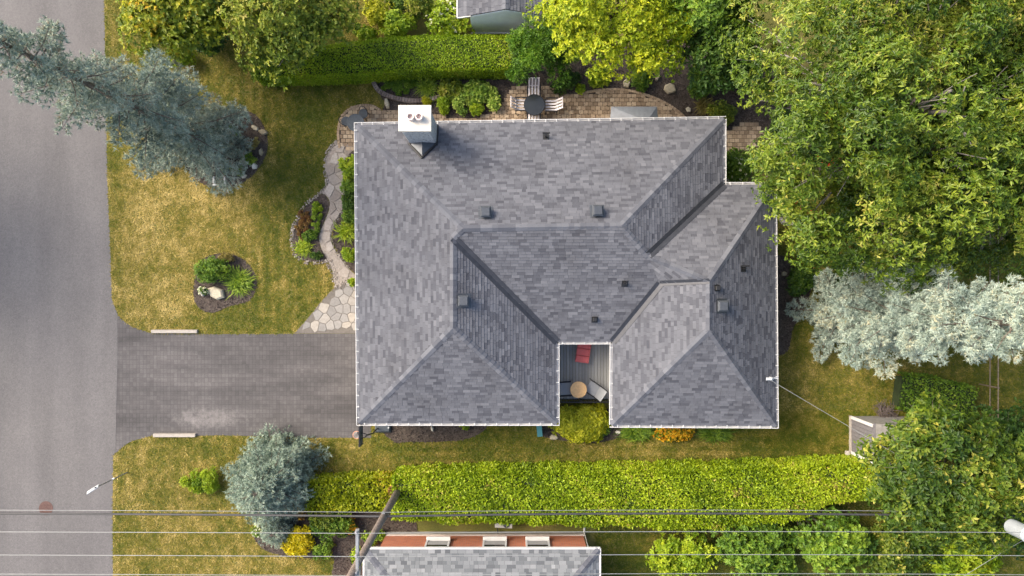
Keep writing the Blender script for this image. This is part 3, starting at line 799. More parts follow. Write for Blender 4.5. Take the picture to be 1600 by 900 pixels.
for a, b, p1, p2 in ((NW, RL, 'north', 'west'), (NE, RR, 'north', 'main_east'), (RL, RR, 'north', 'south'), (J, RL, 'south', 'west'), (LS, J, 'west', 'left_east'), (LSW, LS, 'west', 'left_south'),
                     (LSE, LS, 'left_east', 'left_south'), (A_, RR, 'south', 'main_east'), (A_, B_, 'saddle', 'right_north'), (RS, B_, 'right_west', 'right_east'), (RNE, B_, 'right_north', 'right_east'),
                     (RSW, RS, 'right_west', 'right_south'), (RSE, RS, 'right_east', 'right_south')):
    cap_row(roof, a, b, NRM[p1], NRM[p2], 'cap_shingle')
for a, b, p1, p2, w1, w2 in ((LNE, J, 'south', 'left_east', .17, .17), (RWN, C_, 'south', 'right_west', .17, .17), (C_, B_, 'saddle', 'right_west', .14, .1), (RNW, A_, 'main_east', 'right_north', .17, .17)):
    m = MB(); m.add(*folded_strip(a, b, NRM[p1], NRM[p2], w1, w2, .035)); m.build('valley_flashing', 'flashing', roof)
# gutters: a channel for each eave with its hangers
hang_me = None
for i in range(n):
    a, b = OUT[i], OUT[(i + 1) % n]; e = (b - a).normalized(); o_ = Vector((-e.y, e.x, 0)); L = (b - a).length; ang = math.atan2(e.y, e.x); c = (a + b) / 2
    g = MB(); ext = .10
    g.box(c + o_ * .098 - Vector((0, 0, .06)), (L + (ext * 2 if i not in (1, 5, 6) else 0), .022, .12), ang)
    g.box(c + o_ * .045 - Vector((0, 0, .105)), (L, .072, .02), ang)
    g.box(c + o_ * .004 - Vector((0, 0, .050)), (L, .012, .085), ang)
    go = g.build('gutter', 'trim_white', house)
    for k in range(max(2, int(L / .46))):
        t = (k + .5) / max(2, int(L / .46)); p = a.lerp(b, t) + o_ * .035 + Vector((0, 0, .016))
        if hang_me is None:
            h = MB(); h.box((0, 0, 0), (.03, .14, .02)); ho = h.build('gutter_hanger', 'trim_white', None); hang_me = ho.data
        else: ho = bpy.data.objects.new('gutter_hanger', hang_me); COL.objects.link(ho)
        ho.parent = go; ho.location = p - ORG[go.name]; ho.rotation_euler = (0, 0, ang)
# roof vents and pipes
def box_vent(px, py, pl, s=.44):
    p, nn, v = on_plane(px, py, PLANES[pl]); rz = math.atan2(v.y, v.x) - math.pi / 2
    m = MB(); m.box(p + nn * .012, (s * 1.35, s * 1.35, .02), rz, None, math.atan2(v.z, v.xy.length)); m.box(p + Vector((0, 0, .09)), (s * .72, s * .72, .26), rz)
    m.box(p + Vector((0, 0, .25)), (s, s, .09), rz, bev=.03); m.box(p + Vector((0, 0, .315)), (s * .8, s * .8, .05), rz, bev=.02)
    o = m.build('roof_vent', 'vent_metal', roof)
for px, py, pl in ((759, 332, 'north'), (933, 330, 'north'), (725, 470, 'left_east'), (1127, 478, 'right_east')): box_vent(px, py, pl)
def pipe(px, py, pl, r=.05, h=.3, tee=False, sq=False):
    p, nn, v = on_plane(px, py, PLANES[pl]); m = MB(); rz = math.atan2(v.y, v.x) - math.pi / 2
    m.box(p + nn * .02, (.26, .28, .02), rz, None, math.atan2(v.z, v.xy.length))
    if sq: m.box(p + Vector((0, 0, h / 2)), (r * 3, r * 3, h), rz, bev=.02)
    else: m.lathe(p, [(r * 1.3, -.05), (r, .05), (r, h), (r * .8, h), (r * .8, h - .03)], 10)
    if tee: m.tube([p + Vector((-.16, .10, h)), p + Vector((.16, .10, h))], .035, 6)
    m.build('vent_pipe', 'pipe_black', roof)
pipe(853, 214, 'north', .05, .32, tee=True); pipe(976, 443, 'south', .06, .28); pipe(929, 499, 'south', .055, .2, sq=True); pipe(1120, 450, 'right_east', .06, .22, sq=True); pipe(1161, 420, 'right_east', .035, .3, tee=True)
# chimney
ch = MB(); ch.box((-3.76, 6.55, 2.72), (1.08, .84, 5.5), bev=.02); chim = ch.build('chimney', 'chimney_stone', house)
for zz in [x * .23 + .25 for x in range(22)]:                     # stone courses standing proud of the shaft
    for sx, w, yy, dd in ((-1, .84, 0, 0), (1, .84, 0, 0)):
        y = 6.13
        while y < 6.95:
            l = min(random.uniform(.18, .4), 6.97 - y); m = MB(); m.box((-3.76 + sx * .545, y + l / 2, zz), (.05, l - .015, .205), 0, None, bev=.01)
            if zz > 2.6: m.build('stone', 'chimney_stone', chim, center=True)
            y += l
    x = -4.30
    while x < -3.24:
        l = min(random.uniform(.18, .42), -3.22 - x); m = MB(); m.box((x + l / 2, 6.125, zz), (l - .015, .05, .205), 0, None, bev=.01)
        if zz > 2.6: m.build('stone', 'chimney_stone', chim, center=True)
        x += l
cp = MB(); cp.box((-3.76, 6.57, 5.52), (1.28, 1.02, .14), bev=.02); cp.build('chimney_cap', 'cap_concrete', chim)
for dx in (-.165, .165):
    fp = MB(); fp.lathe((-3.74 + dx, 6.58, 5.59), [(.145, 0), (.135, .2), (.145, .21), (.145, .27), (.10, .27), (.095, .12)], 16); fp.build('flue_pot', 'terracotta', chim)
sd = MB(); o0 = 6.11
def zn(y): return on_plane(660, 215, PLANES['north'])[0].z + (on_plane(660, 215, PLANES['north'])[0].y - y) * .435
sd.add([(-4.32, o0, zn(o0) + .05), (-3.20, o0, zn(o0) + .05), (-3.76, 5.55, zn(5.55) + .05), (-3.76, o0, zn(o0) + .30)], [(0, 3, 2), (3, 1, 2), (0, 1, 3)])
sd.build('chimney_saddle', 'vent_metal', chim)
fl = MB()
for a, b in (((-4.36, o0 - .02), (-3.76, 5.42)), ((-3.16, o0 - .02), (-3.76, 5.42)), ((-3.17, 6.1), (-3.17, 6.95)), ((-4.36, 6.08), (-3.16, 6.08))):
    fl.tube([(a[0], a[1], zn(a[1]) + .04), (b[0], b[1], zn(b[1]) + .04)], .045, 6)
fl.build('chimney_flashing', 'pipe_black', chim)
# bay roof behind the north eave
bay = MB(); bx, by = 5.35, 6.7
bay.add([(bx - 1.05, by, 2.05), (bx - .95, by + 1.15, 2.05), (bx + .95, by + 1.15, 2.05), (bx + 1.05, by, 2.05), (bx + .1, by, 2.58), (bx + .1, by + .72, 2.30)], [(0, 4, 5, 1), (1, 5, 2), (2, 5, 4, 3)])
bay.add([(bx - 1.0, by, -.02), (bx - .88, by + .9, -.02), (bx + .88, by + .9, -.02), (bx + 1.0, by, -.02), (bx - 1.0, by, 2.06), (bx - .88, by + .9, 2.06), (bx + .88, by + .9, 2.06), (bx + 1.0, by, 2.06)], [(0, 1, 5, 4), (1, 2, 6, 5), (2, 3, 7, 6)])
bayo = bay.build('bay_window', 'render_wall', house)
br_ = MB(); d = .03
br_.add([(bx - 1.12, by, 2.05 + d), (bx - 1.0, by + 1.25, 2.05 + d), (bx + 1.0, by + 1.25, 2.05 + d), (bx + 1.12, by, 2.05 + d), (bx + .12, by, 2.60 + d), (bx + .12, by + .70, 2.33 + d)], [(0, 4, 5, 1), (1, 5, 2), (2, 5, 4, 3)])
br_.build('bay_roof', 'bay_metal', bayo)
# doors and windows in the walls
def opening(name, cx, cy, z, w, h, axis, mat, sub=None):
    m = MB(); s = (w, .06, h) if axis == 'x' else (.06, w, h); m.box((cx, cy, z + h / 2), s, bev=.01); o = m.build(name, mat, house)
    f = MB()
    for sx in (-1, 1):
        if axis == 'x': f.box((cx + sx * (w / 2 + .05), cy, z + h / 2), (.1, .1, h + .2)); f.box((cx, cy, z + h / 2 + sx * (h / 2 + .05)), (w - .002, .094, .1))
        else: f.box((cx, cy + sx * (w / 2 + .05), z + h / 2), (.1, .1, h + .2)); f.box((cx, cy, z + h / 2 + sx * (h / 2 + .05)), (.094, w - .002, .1))
    f.build('frame', 'trim_white', o)
opening('garage_door', -6.12, -3.6, .02, 4.2, 2.1, 'y', 'garage_door'); opening('door', -6.15, 0.0, .1, 1.0, 2.05, 'y', 'door_wood')
opening('window', -6.18, 3.4, .9, 2.2, 1.3, 'y', 'window_glass'); opening('window', -1.0, 6.62, 1.0, 1.6, 1.1, 'x', 'window_glass'); opening('window', 1.6, 6.66, .9, 1.8, 1.2, 'x', 'window_glass')
opening('window', -2.4, -5.35, 1.0, 1.5, 1.0, 'x', 'window_glass'); opening('window', 7.8, -5.43, 1.0, 1.8, 1.1, 'x', 'window_glass'); opening('window', 10.83, -1.2, 1.0, 1.8, 1.1, 'y', 'window_glass')
opening('door', 3.1, -1.84, .62, 1.7, 2.0, 'x', 'window_glass')
# electrical mast by the east eave
mast = MB(); mp = at(1204, 592, 3.4)
mast.tube([(mp.x + .12, mp.y, 2.2), (mp.x + .12, mp.y, 3.35), (mp.x - .02, mp.y, 3.50), (mp.x - .14, mp.y, 3.40)], .05, 8)
mast.box((mp.x - .05, mp.y, 3.42), (.28, .12, .1), bev=.03); mast.box((mp.x + .24, mp.y, 3.15), (.3, .05, .05)); mast.build('service_mast', 'sign_white', house)
# ------------------------------------------------------------------ deck in the notch
DZ = .55
deck = thing('deck', 'grey board deck with a black railing between the two roof wings', 'deck', (3.1, -3.6, 0))
x = 1.52; bw = .142
while x < 4.70:
    m = MB(); m.box((x + bw / 2, -3.48, DZ - .02), (bw - .012, 3.26, .04), bev=.004); m.build('deck_board', 'deck_board', deck, center=True); x += bw
fj = MB()
for yy in (-5.0, -4.2, -3.4, -2.6, -2.0): fj.box((3.1, yy, DZ - .11), (3.2, .05, .14))
for xx in (1.6, 3.1, 4.6): fj.box((xx, -5.02, .22), (.12, .12, .46))
fj.build('joist', 'bark', deck)
rl = MB(); rl.box((3.1, -5.1, DZ + .95), (3.1, .05, .05), bev=.01); rl.build('top_rail', 'dark_metal', deck)
rl = MB(); rl.box((3.1, -5.1, DZ + .10), (3.1, .04, .04)); rl.build('bottom_rail', 'dark_metal', deck)
bal = None
for k in range(25):
    if bal is None: m = MB(); m.box((0, 0, 0), (.022, .022, .83)); ob = m.build('baluster', 'dark_metal', None); bal = ob.data
    else: ob = bpy.data.objects.new('baluster', bal); COL.objects.link(ob)
    ob.parent = deck; ob.location = Vector((1.62 + k * 2.96 / 24, -5.1, DZ + .525)) - ORG[deck.name]
for xx in (1.54, 3.1, 4.66): m = MB(); m.box((xx, -5.1, DZ + .5), (.08, .08, 1.0), bev=.01); m.build('post', 'dark_metal', deck)

def sling_chair(name, label, cat, loc, rz, seatm, framem, w=.56, group=None, tilt=.5):
    """faces +x: seat, reclined back, two arm frames, four legs"""
    t = thing(name, label, cat, loc, rz, group)
    s = MB(); s.box((0, 0, .40), (.52, w - .06, .03), 0, .5, 0, .08, bev=.01); s.build('seat', seatm, t, True)
    b = MB(); b.box((-.38, 0, .66), (.03, w - .06, .62), 0, .5, 0, -tilt, bev=.01); b.build('backrest', seatm, t, True)
    for sy in (-1, 1):
        y = sy * w / 2
        a = MB(); a.tube([(.25, y, .40), (.24, y, .62), (.0, y, .64), (-.36, y, .60)], .018, 6); a.build('armrest', framem, t, True)
        for pts in ([(.25, y, .40), (.30, y, .01)], [(-.22, y, .40), (-.34, y, .01)]):
            l = MB(); l.tube(pts, .017, 6); l.build('leg', framem, t, True)
        f = MB(); f.tube([(.26, y, .415), (-.24, y, .375), (-.54, y, .96)], .018, 6); f.build('side_rail', framem, t, True)
    return t
p = at(904, 609, DZ + .72); tb = thing('patio_table', 'small round table with an orange tan wooden top on the grey deck', 'table', (p.x, p.y, DZ))
m = MB(); m.lathe((0, 0, .69), [(.36, 0), (.375, .012), (.375, .028), (.36, .04)], 36); m.build('tabletop', 'tan_wood', tb, True)
m = MB(); m.lathe((0, 0, 0), [(.2, 0), (.2, .02), (.03, .05), (.03, .69)], 14); m.build('pedestal', 'chair_black', tb, True)
sling_chair('deck_chair', 'grey sling chair tucked half under the eave beside the round wooden table', 'chair', (at(884, 607, DZ + .4).x, at(884, 607, DZ + .4).y, DZ), .08, 'sling_grey', 'chair_black', .62)
sling_chair('deck_chair', 'grey sling chair turned aslant in the open by the round wooden table', 'chair', (at(926, 607, DZ + .4).x, at(926, 607, DZ + .4).y, DZ), 2.55, 'sling_grey', 'chair_black', .58)
p = at(912, 547, DZ + .45); lg = thing('lounge_chair', 'lounge chair with a tufted red cushion on the deck', 'lounge chair', (p.x, p.y, DZ), math.radians(-8))
for k in range(4):
    m = MB(); m.box((0, -.42 + k * .33, .40 + (max(0, k - 2) * .10)), (.62, .318, .10), 0, .5, .0 if k < 3 else .5, bev=.035); m.build('cushion', 'red_cushion', lg, True)
for sx in (-1, 1):
    m = MB(); m.box((sx * .27, .12, .33), (.035, 1.35, .04)); m.build('side_rail', 'chair_black', lg, True)
    for yy in (-.5, .7): m = MB(); m.box((sx * .27, yy, .16), (.035, .035, .32)); m.build('leg', 'chair_black', lg, True)

# ------------------------------------------------------------------ paved surfaces with their pieces
def halfplane_cell(i, S, box, near):
    c = box
    for j in near:
        if j == i: continue
        mx, my = (S[i][0] + S[j][0]) / 2, (S[i][1] + S[j][1]) / 2; dx, dy = S[j][0] - S[i][0], S[j][1] - S[i][1]; out = []
        for k in range(len(c)):
            a, b = c[k], c[(k + 1) % len(c)]; da = (a[0] - mx) * dx + (a[1] - my) * dy; db = (b[0] - mx) * dx + (b[1] - my) * dy
            if da <= 0: out.append(a)
            if da * db < 0: t = da / (da - db); out.append((a[0] + (b[0] - a[0]) * t, a[1] + (b[1] - a[1]) * t))
        c = out
        if len(c) < 3: return []
    return c

def crazy_paving(parent, poly, cell, gap, z, mat, name='flagstone', h=.03, keep=.92):
    P = np.array(poly); lo, hi = P.min(0), P.max(0); S = []
    nx, ny = int((hi[0] - lo[0]) / cell) + 2, int((hi[1] - lo[1]) / cell) + 2
    for i in range(nx):
        for j in range(ny): S.append((lo[0] + (i + (.5 if j % 2 else 0) + random.uniform(-.33, .33)) * cell, lo[1] + (j + random.uniform(-.33, .33)) * cell))
    for i, s in enumerate(S):
        near = [j for j in range(len(S)) if j != i and abs(S[j][0] - s[0]) < cell * 2.6 and abs(S[j][1] - s[1]) < cell * 2.6]
        b = [(s[0] - cell, s[1] - cell), (s[0] + cell, s[1] - cell), (s[0] + cell, s[1] + cell), (s[0] - cell, s[1] + cell)]
        c = halfplane_cell(i, S, b, near)
        if len(c) < 3: continue
        cx, cy = sum(q[0] for q in c) / len(c), sum(q[1] for q in c) / len(c)
        def shrink(q):
            d = math.hypot(q[0] - cx, q[1] - cy); f = max(.3, 1 - gap / max(d, .05)); return (cx + (q[0] - cx) * f, cy + (q[1] - cy) * f)
        c = [shrink(q) for q in c]; ok = inside(poly, np.array([q[0] for q in c] + [cx]), np.array([q[1] for q in c] + [cy]))
        if ok.mean() < .7 or not ok[-1] or random.random() > keep: continue
        for _ in range(6):                                       # pull stray corners back inside
            ok = inside(poly, np.array([q[0] for q in c]), np.array([q[1] for q in c])); c = [q if o else (q[0] * .8 + cx * .2, q[1] * .8 + cy * .2) for q, o in zip(c, ok)]
        m = MB(); m.prism(c, z, z + h * random.uniform(.7, 1.15), None, .04); m.build(name, mat, parent, center=True)

flag = sheet('flagstone_patio', FLAG, .020, 'joint_sand'); 
crazy_paving(flag, FLAG, .38, .012, .02, 'flagstone', h=.016, keep=1)
path = sheet('path', PATH, .024, 'path_sand')
crazy_paving(path, PATH, .46, .03, .024, 'path_stone', 'path_stone', .03, .95)
def pebbles(name, poly, dens, r, mat, parent, z):
    X, Y = scatter_in(poly, dens); m = MB()
    for x, y in zip(X, Y):
        a = random.random() * 3; s = r * random.uniform(.6, 1.4); q = [(x + s * math.cos(a + k * 1.2566) * random.uniform(.7, 1.2), y + s * math.sin(a + k * 1.2566) * random.uniform(.7, 1.2)) for k in range(5)]
        m.prism(q, z, z + s * .7, None, .35)
    return m.build(name, mat, parent, kind='stuff')
def ribbon(pts, w):
    pts = [Vector((*p, 0)) for p in pts]; l, r = [], []
    for i, p in enumerate(pts):
        d = (pts[min(i + 1, len(pts) - 1)] - pts[max(i - 1, 0)]).normalized(); q = Vector((-d.y, d.x, 0)) * w / 2; l.append(tuple((p + q).xy)); r.append(tuple((p - q).xy))
    return l + r[::-1]
pebbles('path_pebble', ribbon(metres(smooth([(531, 219), (514, 234), (508, 258), (510, 288), (500, 302), (480, 318), (463, 344), (456, 370), (459, 395), (474, 408), (496, 410), (512, 407)], 4, False)), .17), 300, .034, 'pebble', path, .024)
pebbles('path_pebble', ribbon(metres(smooth([(512, 406), (522, 428), (527, 446), (552, 438)], 4, False)), .32), 200, .036, 'pebble', path, .024)
pebbles('path_pebble', ribbon(metres(smooth([(556, 226), (544, 244), (537, 262), (539, 288), (541, 312), (531, 335), (520, 355), (518, 378), (530, 400), (546, 420)], 4, False)), .14), 260, .032, 'pebble', path, .026)
patio = sheet('patio', PATIO, .026, 'soil')
def lay_pavers():
    P = np.array(PATIO); lo, hi = P.min(0), P.max(0); wx, wy = .225, .19; cells = []
    j = 0; y = lo[1]
    while y < hi[1]:
        x = lo[0] - (wx / 2 if j % 2 else 0)
        while x < hi[0]: cells.append((x + wx / 2, y + wy / 2)); x += wx
        y += wy; j += 1
    X = np.array([c[0] for c in cells]); Y = np.array([c[1] for c in cells]); k = inside(PATIO, X, Y)
    hid = (X > -6.3) & (X < 8.7) & (Y < 6.55); k &= ~hid
    cells = [c for c, q in zip(cells, k) if q]; cells.sort(key=lambda c: -(c[1] if (c[0] > -6.2 and c[0] < 9) else 9 - abs(c[0]) * .01))
    mes = []; rest = MB()
    for q in range(5):
        m = MB(); m.box((0, 0, .014), (wx - .016, wy - .016, .034), 0, (q + .5) / 5, bev=.008); o = m.build('paver', 'paver_tan', None); mes.append(o.data); bpy.data.objects.remove(o)
    for i, (x, y) in enumerate(cells):
        if i < 300:
            o = bpy.data.objects.new('paver', random.choice(mes)); COL.objects.link(o); o.parent = patio; o.location = (x, y, .026 + random.uniform(-.003, .003)); o.rotation_euler = (0, 0, random.gauss(0, .015))
        else: rest.box((x, y, .038), (wx - .016, wy - .016, .034), random.gauss(0, .015), None, bev=.008)
    if rest.v: rest.build('paver_field', 'paver_tan', patio, kind='stuff')
lay_pavers()
# patio border of set-in kerb pavers along its curved edge
bd = smooth([(531, 232), (529, 205), (536, 181), (553, 168), (578, 165), (595, 173)], 6, False); 
bd2 = smooth([(905, 147), (940, 141), (975, 141), (1010, 149), (1040, 162), (1062, 177), (1078, 193)], 6, False)
for line in (bd, bd2):
    q = [Vector((*c, 0)) for c in metres(line)]
    for a, b in zip(q, q[1:]):
        d = b - a; nn = max(1, round(d.length / .22))
        for k in range(nn):
            c = a.lerp(b, (k + .5) / nn); m = MB(); m.box((c.x, c.y, .05), (d.length / nn - .012, .12, .06), math.atan2(d.y, d.x), random.uniform(.2, .7), bev=.01); m.build('kerb_paver', 'paver_tan', patio, center=True)
# raised stone edging of the planted bed
ed = thing('garden_edging', 'curved reddish stone edging of the planted bed by the chimney', 'garden edging', (*at(640, 157)[:2], 0))
q = [Vector((*c, 0)) for c in metres(smooth([(584, 128), (591, 141), (605, 150), (625, 156), (648, 159), (670, 157), (692, 152)], 5, False))]
for a, b in zip(q, q[1:]):
    d = b - a; nn = max(1, round(d.length / .24))
    for k in range(nn):
        c = a.lerp(b, (k + .5) / nn); m = MB(); m.box((c.x, c.y, .11), (d.length / nn - .012, .20, .24), math.atan2(d.y, d.x), None, bev=.02); m.build('edging_stone', 'edging_stone', ed, center=True)

# mulch chips over the beds
Vs = []
for p, z in beds[:-1]:
    X, Y = scatter_in(p, 260); Vs.append(np.stack([X, Y, np.full(len(X), z + .012)], 1))
C = np.concatenate(Vs); n = len(C); d = unit(rand_dirs(n) * np.array([1, 1, .35]))
mc = tri_mesh('mulch', *leaf_arrays(C, d, np.tile([0, 0, 1.], (n, 1)) + rand_dirs(n) * .3, RNG.uniform(.05, .13, n), .04, RNG.uniform(0, 1, n) ** 1.5, .1, 0), 'mulch_chip', None, 'stuff')
tag(mc, 'dark brown wood mulch covering the planting beds', 'mulch')

# ------------------------------------------------------------------ lawn blades
def vnoise(X, Y, s, seed):
    X, Y = X * .82 + Y * .57, Y * .82 - X * .57
    g = np.random.default_rng(seed).uniform(-1, 1, (64, 64)); u, v = X / s + 200, Y / s + 200; i, j = np.floor(u).astype(int), np.floor(v).astype(int); f, h = u - i, v - j
    f = f * f * (3 - 2 * f); h = h * h * (3 - 2 * h); G_ = lambda a, b: g[a % 64, b % 64]
    return (G_(i, j) * (1 - f) + G_(i + 1, j) * f) * (1 - h) + (G_(i, j + 1) * (1 - f) + G_(i + 1, j + 1) * f) * h
def dryness_and_shade(px, py, X, Y):
    bump = lambda cx, cy, sx, sy: np.exp(-(((px - cx) / sx) ** 2 + ((py - cy) / sy) ** 2))
    d = .46 + .24 * bump(275, 310, 90, 90) + .14 * bump(200, 430, 40, 90) + .15 * bump(260, 500, 50, 18) + .15 * bump(330, 300, 60, 30)
    d += -.24 * bump(450, 470, 70, 60) - .20 * bump(370, 500, 70, 26) - .26 * bump(480, 270, 60, 130) - .10 * bump(420, 380, 50, 40) - .12 * bump(185, 300, 18, 180)
    d += -.10 * bump(460, 150, 110, 40) + .12 * bump(255, 460, 45, 40) + .14 * bump(385, 875, 40, 28) - .14 * bump(290, 700, 90, 24) - .08 * bump(210, 860, 30, 60) + .10 * bump(210, 700, 24, 20)
    d += np.where((px > 1200) | ((py > 640) & (px > 500)), -.13, 0) - .10 * bump(1270, 680, 60, 40) + .06 * bump(1240, 600, 40, 40) - .05 * bump(900, 712, 400, 14) + .10 * bump(590, 720, 60, 12)
    d += np.where(px > 1300, -.04, 0) + np.where((px > 930) & (py > 750), -.22, 0) + np.where((py < 190) & (px < 560), -.14, 0)  # last term: tree shade over the upper left lawn, put into the blade tone
    mow = np.where((px < 470) & (py < 520), np.sin(px * 2 * math.pi / 17.5 + 1.2 * vnoise(X, Y, 3.1, 9)), .5 * np.sin(px * 2 * math.pi / 22 + 1)); mow = np.where((py > 660) & (px > 480), np.sin(py * 2 * math.pi / 15), mow)
    return d + .10 * mow * np.clip(.5 + 1.2 * vnoise(X, Y, 2.5, 5), 0, 1.6) + .13 * vnoise(X, Y, 1.7, 1) + .16 * vnoise(X, Y, .45, 2) + .18 * vnoise(X, Y, .17, 3)
LAWNS = [[(150, -10), (600, -10), (600, 130), (585, 140), (600, 175), (530, 240), (530, 450), (470, 530), (150, 530)], [(150, 660), (1420, 640), (1420, 750), (640, 790), (600, 910), (150, 910)],
         [(1195, 270), (1610, 270), (1610, 700), (1330, 720), (1195, 700)], [(930, 720), (1610, 720), (1610, 910), (930, 910)]]
BLOCK = [ROAD, DRIVE, APRON, FLAG, PATH, PATIO, ISLAND, WBED, SPRBED, ROCKBED, NBED, SBED, DBED, EBED, NSBED, FIRE, [tuple(v.xy) for v in inn]]
Xs, Ys = [], []
for L in LAWNS:
    x, y = scatter_in(metres(L), 900); Xs.append(x); Ys.append(y)
X = np.concatenate(Xs); Y = np.concatenate(Ys); k = np.ones(len(X), bool)
for b in BLOCK: k &= ~inside(b, X, Y)
X, Y = X[k], Y[k]; n = len(X); px, py = X / M_PX + 800, 450 - Y / M_PX
tn = np.clip(dryness_and_shade(px, py, X, Y) + RNG.normal(0, .15, n), 0, 1)
a = RNG.uniform(0, 2 * math.pi, n); el = RNG.uniform(.1, .7, n); d = np.stack([np.cos(a) * np.cos(el), np.sin(a) * np.cos(el), np.sin(el)], 1); L = RNG.uniform(.06, .15, n)
b = np.stack([X, Y, np.full(n, .0)], 1); s = np.stack([-np.sin(a), np.cos(a), np.zeros(n)], 1) * RNG.uniform(.009, .019, (n, 1))
V = np.stack([b - s, b + s, b + d * L[:, None]], 1).reshape(-1, 3)
go = tri_mesh('grass', V, np.arange(n * 3).reshape(-1, 3), tn, 'grass_blade', None, 'stuff'); tag(go, 'patchy dry lawn grass, straw yellow and green', 'grass')
# ------------------------------------------------------------------ street things
p = at(72, 794); t = thing('manhole_cover', 'round reddish brown iron manhole cover set in the road', 'manhole cover', (p.x, p.y, .006))
m = MB(); m.lathe((0, 0, 0), [(.33, .0), (.33, .008), (.28, .010), (.28, .005), (.0, .005)], 28); m.build('cover', 'manhole_iron', t, True)
m = MB()
for i in range(-4, 5):
    for j in range(-4, 5):
        if i * i + j * j < 16: m.box((i * .06, j * .06, .008), (.034, .034, .008))
m.build('tread_stud', 'manhole_iron', t, True)
for (px, py, ln, lab) in ((272, 518, 72, 'pale parking kerb at the driveway edge below the round rock bed'), (272, 680.5, 66, 'pale parking kerb at the driveway edge towards the rounded spruce')):
    p = at(px, py, .12); o = MB(); w = ln * M_PX; prof = [(-.085, 0), (.085, 0), (.07, .13), (-.07, .13)]
    vs = [(sx * w / 2 * (.985 if z else 1), y, z) for sx in (-1, 1) for y, z in prof]; o.add(vs, [(3, 2, 1, 0), (4, 5, 6, 7), (0, 1, 5, 4), (1, 2, 6, 5), (2, 3, 7, 6), (3, 0, 4, 7)])
    k = o.build('parking_kerb', 'curb_wood', None); k.location = (p.x, p.y, .012); tag(k, lab, 'kerb', 'parking kerbs beside the driveway')
p = at(199, 738); t = thing('street_sign', 'blue and white street sign on a thin metal post at the lawn corner', 'sign', (p.x, p.y, 0))
m = MB(); m.tube([(0, 0, -.05), (0, 0, 2.55)], .028, 8); m.build('post', 'galvanised', t, True)
m = MB(); m.box((-.16, -.10, 2.38), (.58, .03, .17), math.radians(32), ry=0, rx=math.radians(35)); bl = m.build('sign_blade', 'sign_white', t, True)
m = MB(); m.box((-.165, -.125, 2.40), (.54, .028, .085), math.radians(32), rx=math.radians(35)); m.build('blue_band', 'sign_blue', bl, True)
m = MB(); m.box((.02, .02, 1.2), (.16, .02, .07), math.radians(32), rx=math.radians(50)); m.build('house_number_plate', 'sign_white', t, True)

# basketball hoop
p = at(598, 669, .15); t = thing('basketball_hoop', 'portable black basketball hoop with a white net standing at the driveway corner', 'basketball hoop', (p.x, p.y, .0))
m = MB(); m.box((0, 0, .10), (.74, .42, .18), 0, bev=.07); bo = m.build('base', 'base_plastic', t, True)
m = MB(); m.lathe((.28, .03, .18), [(.04, 0), (.04, .04), (.02, .05)], 10); m.build('fill_cap', 'sign_white', bo, True)
e = at(562.5, 682, 3.0) - p
m = MB(); m.tube([(-.25, 0, .12), (-.22, .0, 1.2), (e.x + .22, e.y, 2.75)], .035, 8); m.build('pole', 'dark_metal', t, True)
for s in (-1, 1):
    m = MB(); m.tube([(e.x + .22, e.y + s * .05, 2.75), (e.x + .03, e.y + s * .12, 2.85)], .018, 6); m.build('strut', 'dark_metal', t, True)
m = MB(); m.box((e.x, e.y, 2.85), (.035, .80, .56), bev=.012); bb = m.build('backboard', 'base_plastic', t, True)
m = MB()
for zz in (2.57, 3.13): m.box((e.x, e.y, zz), (.055, .84, .04))
for yy in (-.41, -.14, .14, .41): m.box((e.x, e.y + yy, 2.85), (.052, .03, .54))
m.build('board_frame', 'dark_metal', bb, True)
rc = Vector((e.x - .21, e.y, 2.70)); m = MB(); ring = [rc + Vector((math.cos(a) * .16, math.sin(a) * .16, 0)) for a in np.linspace(0, 2 * math.pi, 21)]; m.tube(ring, .014, 6, cap=False); m.build('rim', 'hoop_orange', t, True)
m = MB()
for k in range(12):
    a = k * math.pi / 6
    for s in (-1, 1): m.tube([rc + Vector((math.cos(a) * .16, math.sin(a) * .16, 0)), rc + Vector((math.cos(a + s * .5) * .11, math.sin(a + s * .5) * .11, -.18)), rc + Vector((math.cos(a + s) * .085, math.sin(a + s) * .085, -.36))], .008, 4, cap=False)
m.build('net', 'net_white', t, True)

# ------------------------------------------------------------------ patio dining set and bistro set
def slat_chair(label, px, py, rz, seatm='slat_white', group=None, name='patio_chair'):
    p = at(px, py, .45); t = thing(name, label, 'chair', (p.x, p.y, .055), rz, group)
    for k in range(4):
        y = -.21 + k * .14; m = MB(); m.box((.08, y, .41), (.52, .085, .022), 0, .5, 0, .06, bev=.006); m.build('seat_slat', seatm, t, True)
        m = MB(); m.box((-.315, y, .68), (.022, .085, .58), 0, .5, 0, -.55, bev=.006); m.build('back_slat', seatm, t, True)
    for y in (-.30, .30):
        m = MB(); m.box((0, y, .60), (.56, .05, .022), bev=.006); m.build('armrest', 'chair_black', t, True)
        for x in (.26, -.24): m = MB(); m.box((x, y, .30), (.04, .035, .59)); m.build('leg', 'chair_black', t, True)
    m = MB(); m.box((.31, 0, .40), (.035, .6, .05)); m.box((-.2, 0, .40), (.035, .6, .05)); m.build('seat_frame', 'chair_black', t, True)
    m = MB(); m.box((-.465, 0, .93), (.03, .52, .04)); m.build('back_rail', seatm, t, True); m = MB(); m.box((-.24, 0, .52), (.03, .52, .04)); m.build('back_rail', seatm, t, True)
    return t
slat_chair('white slatted patio chair at the glass table on the hosta bed side', 814, 164, 0)
slat_chair('white slatted patio chair at the glass table on the open paving side', 862, 165, math.pi)
slat_chair('white slatted patio chair at the glass table under the dark green pine', 834, 143, -math.pi / 2)
slat_chair('white slatted patio chair between the glass table and the roof eave', 834, 186, math.pi / 2)
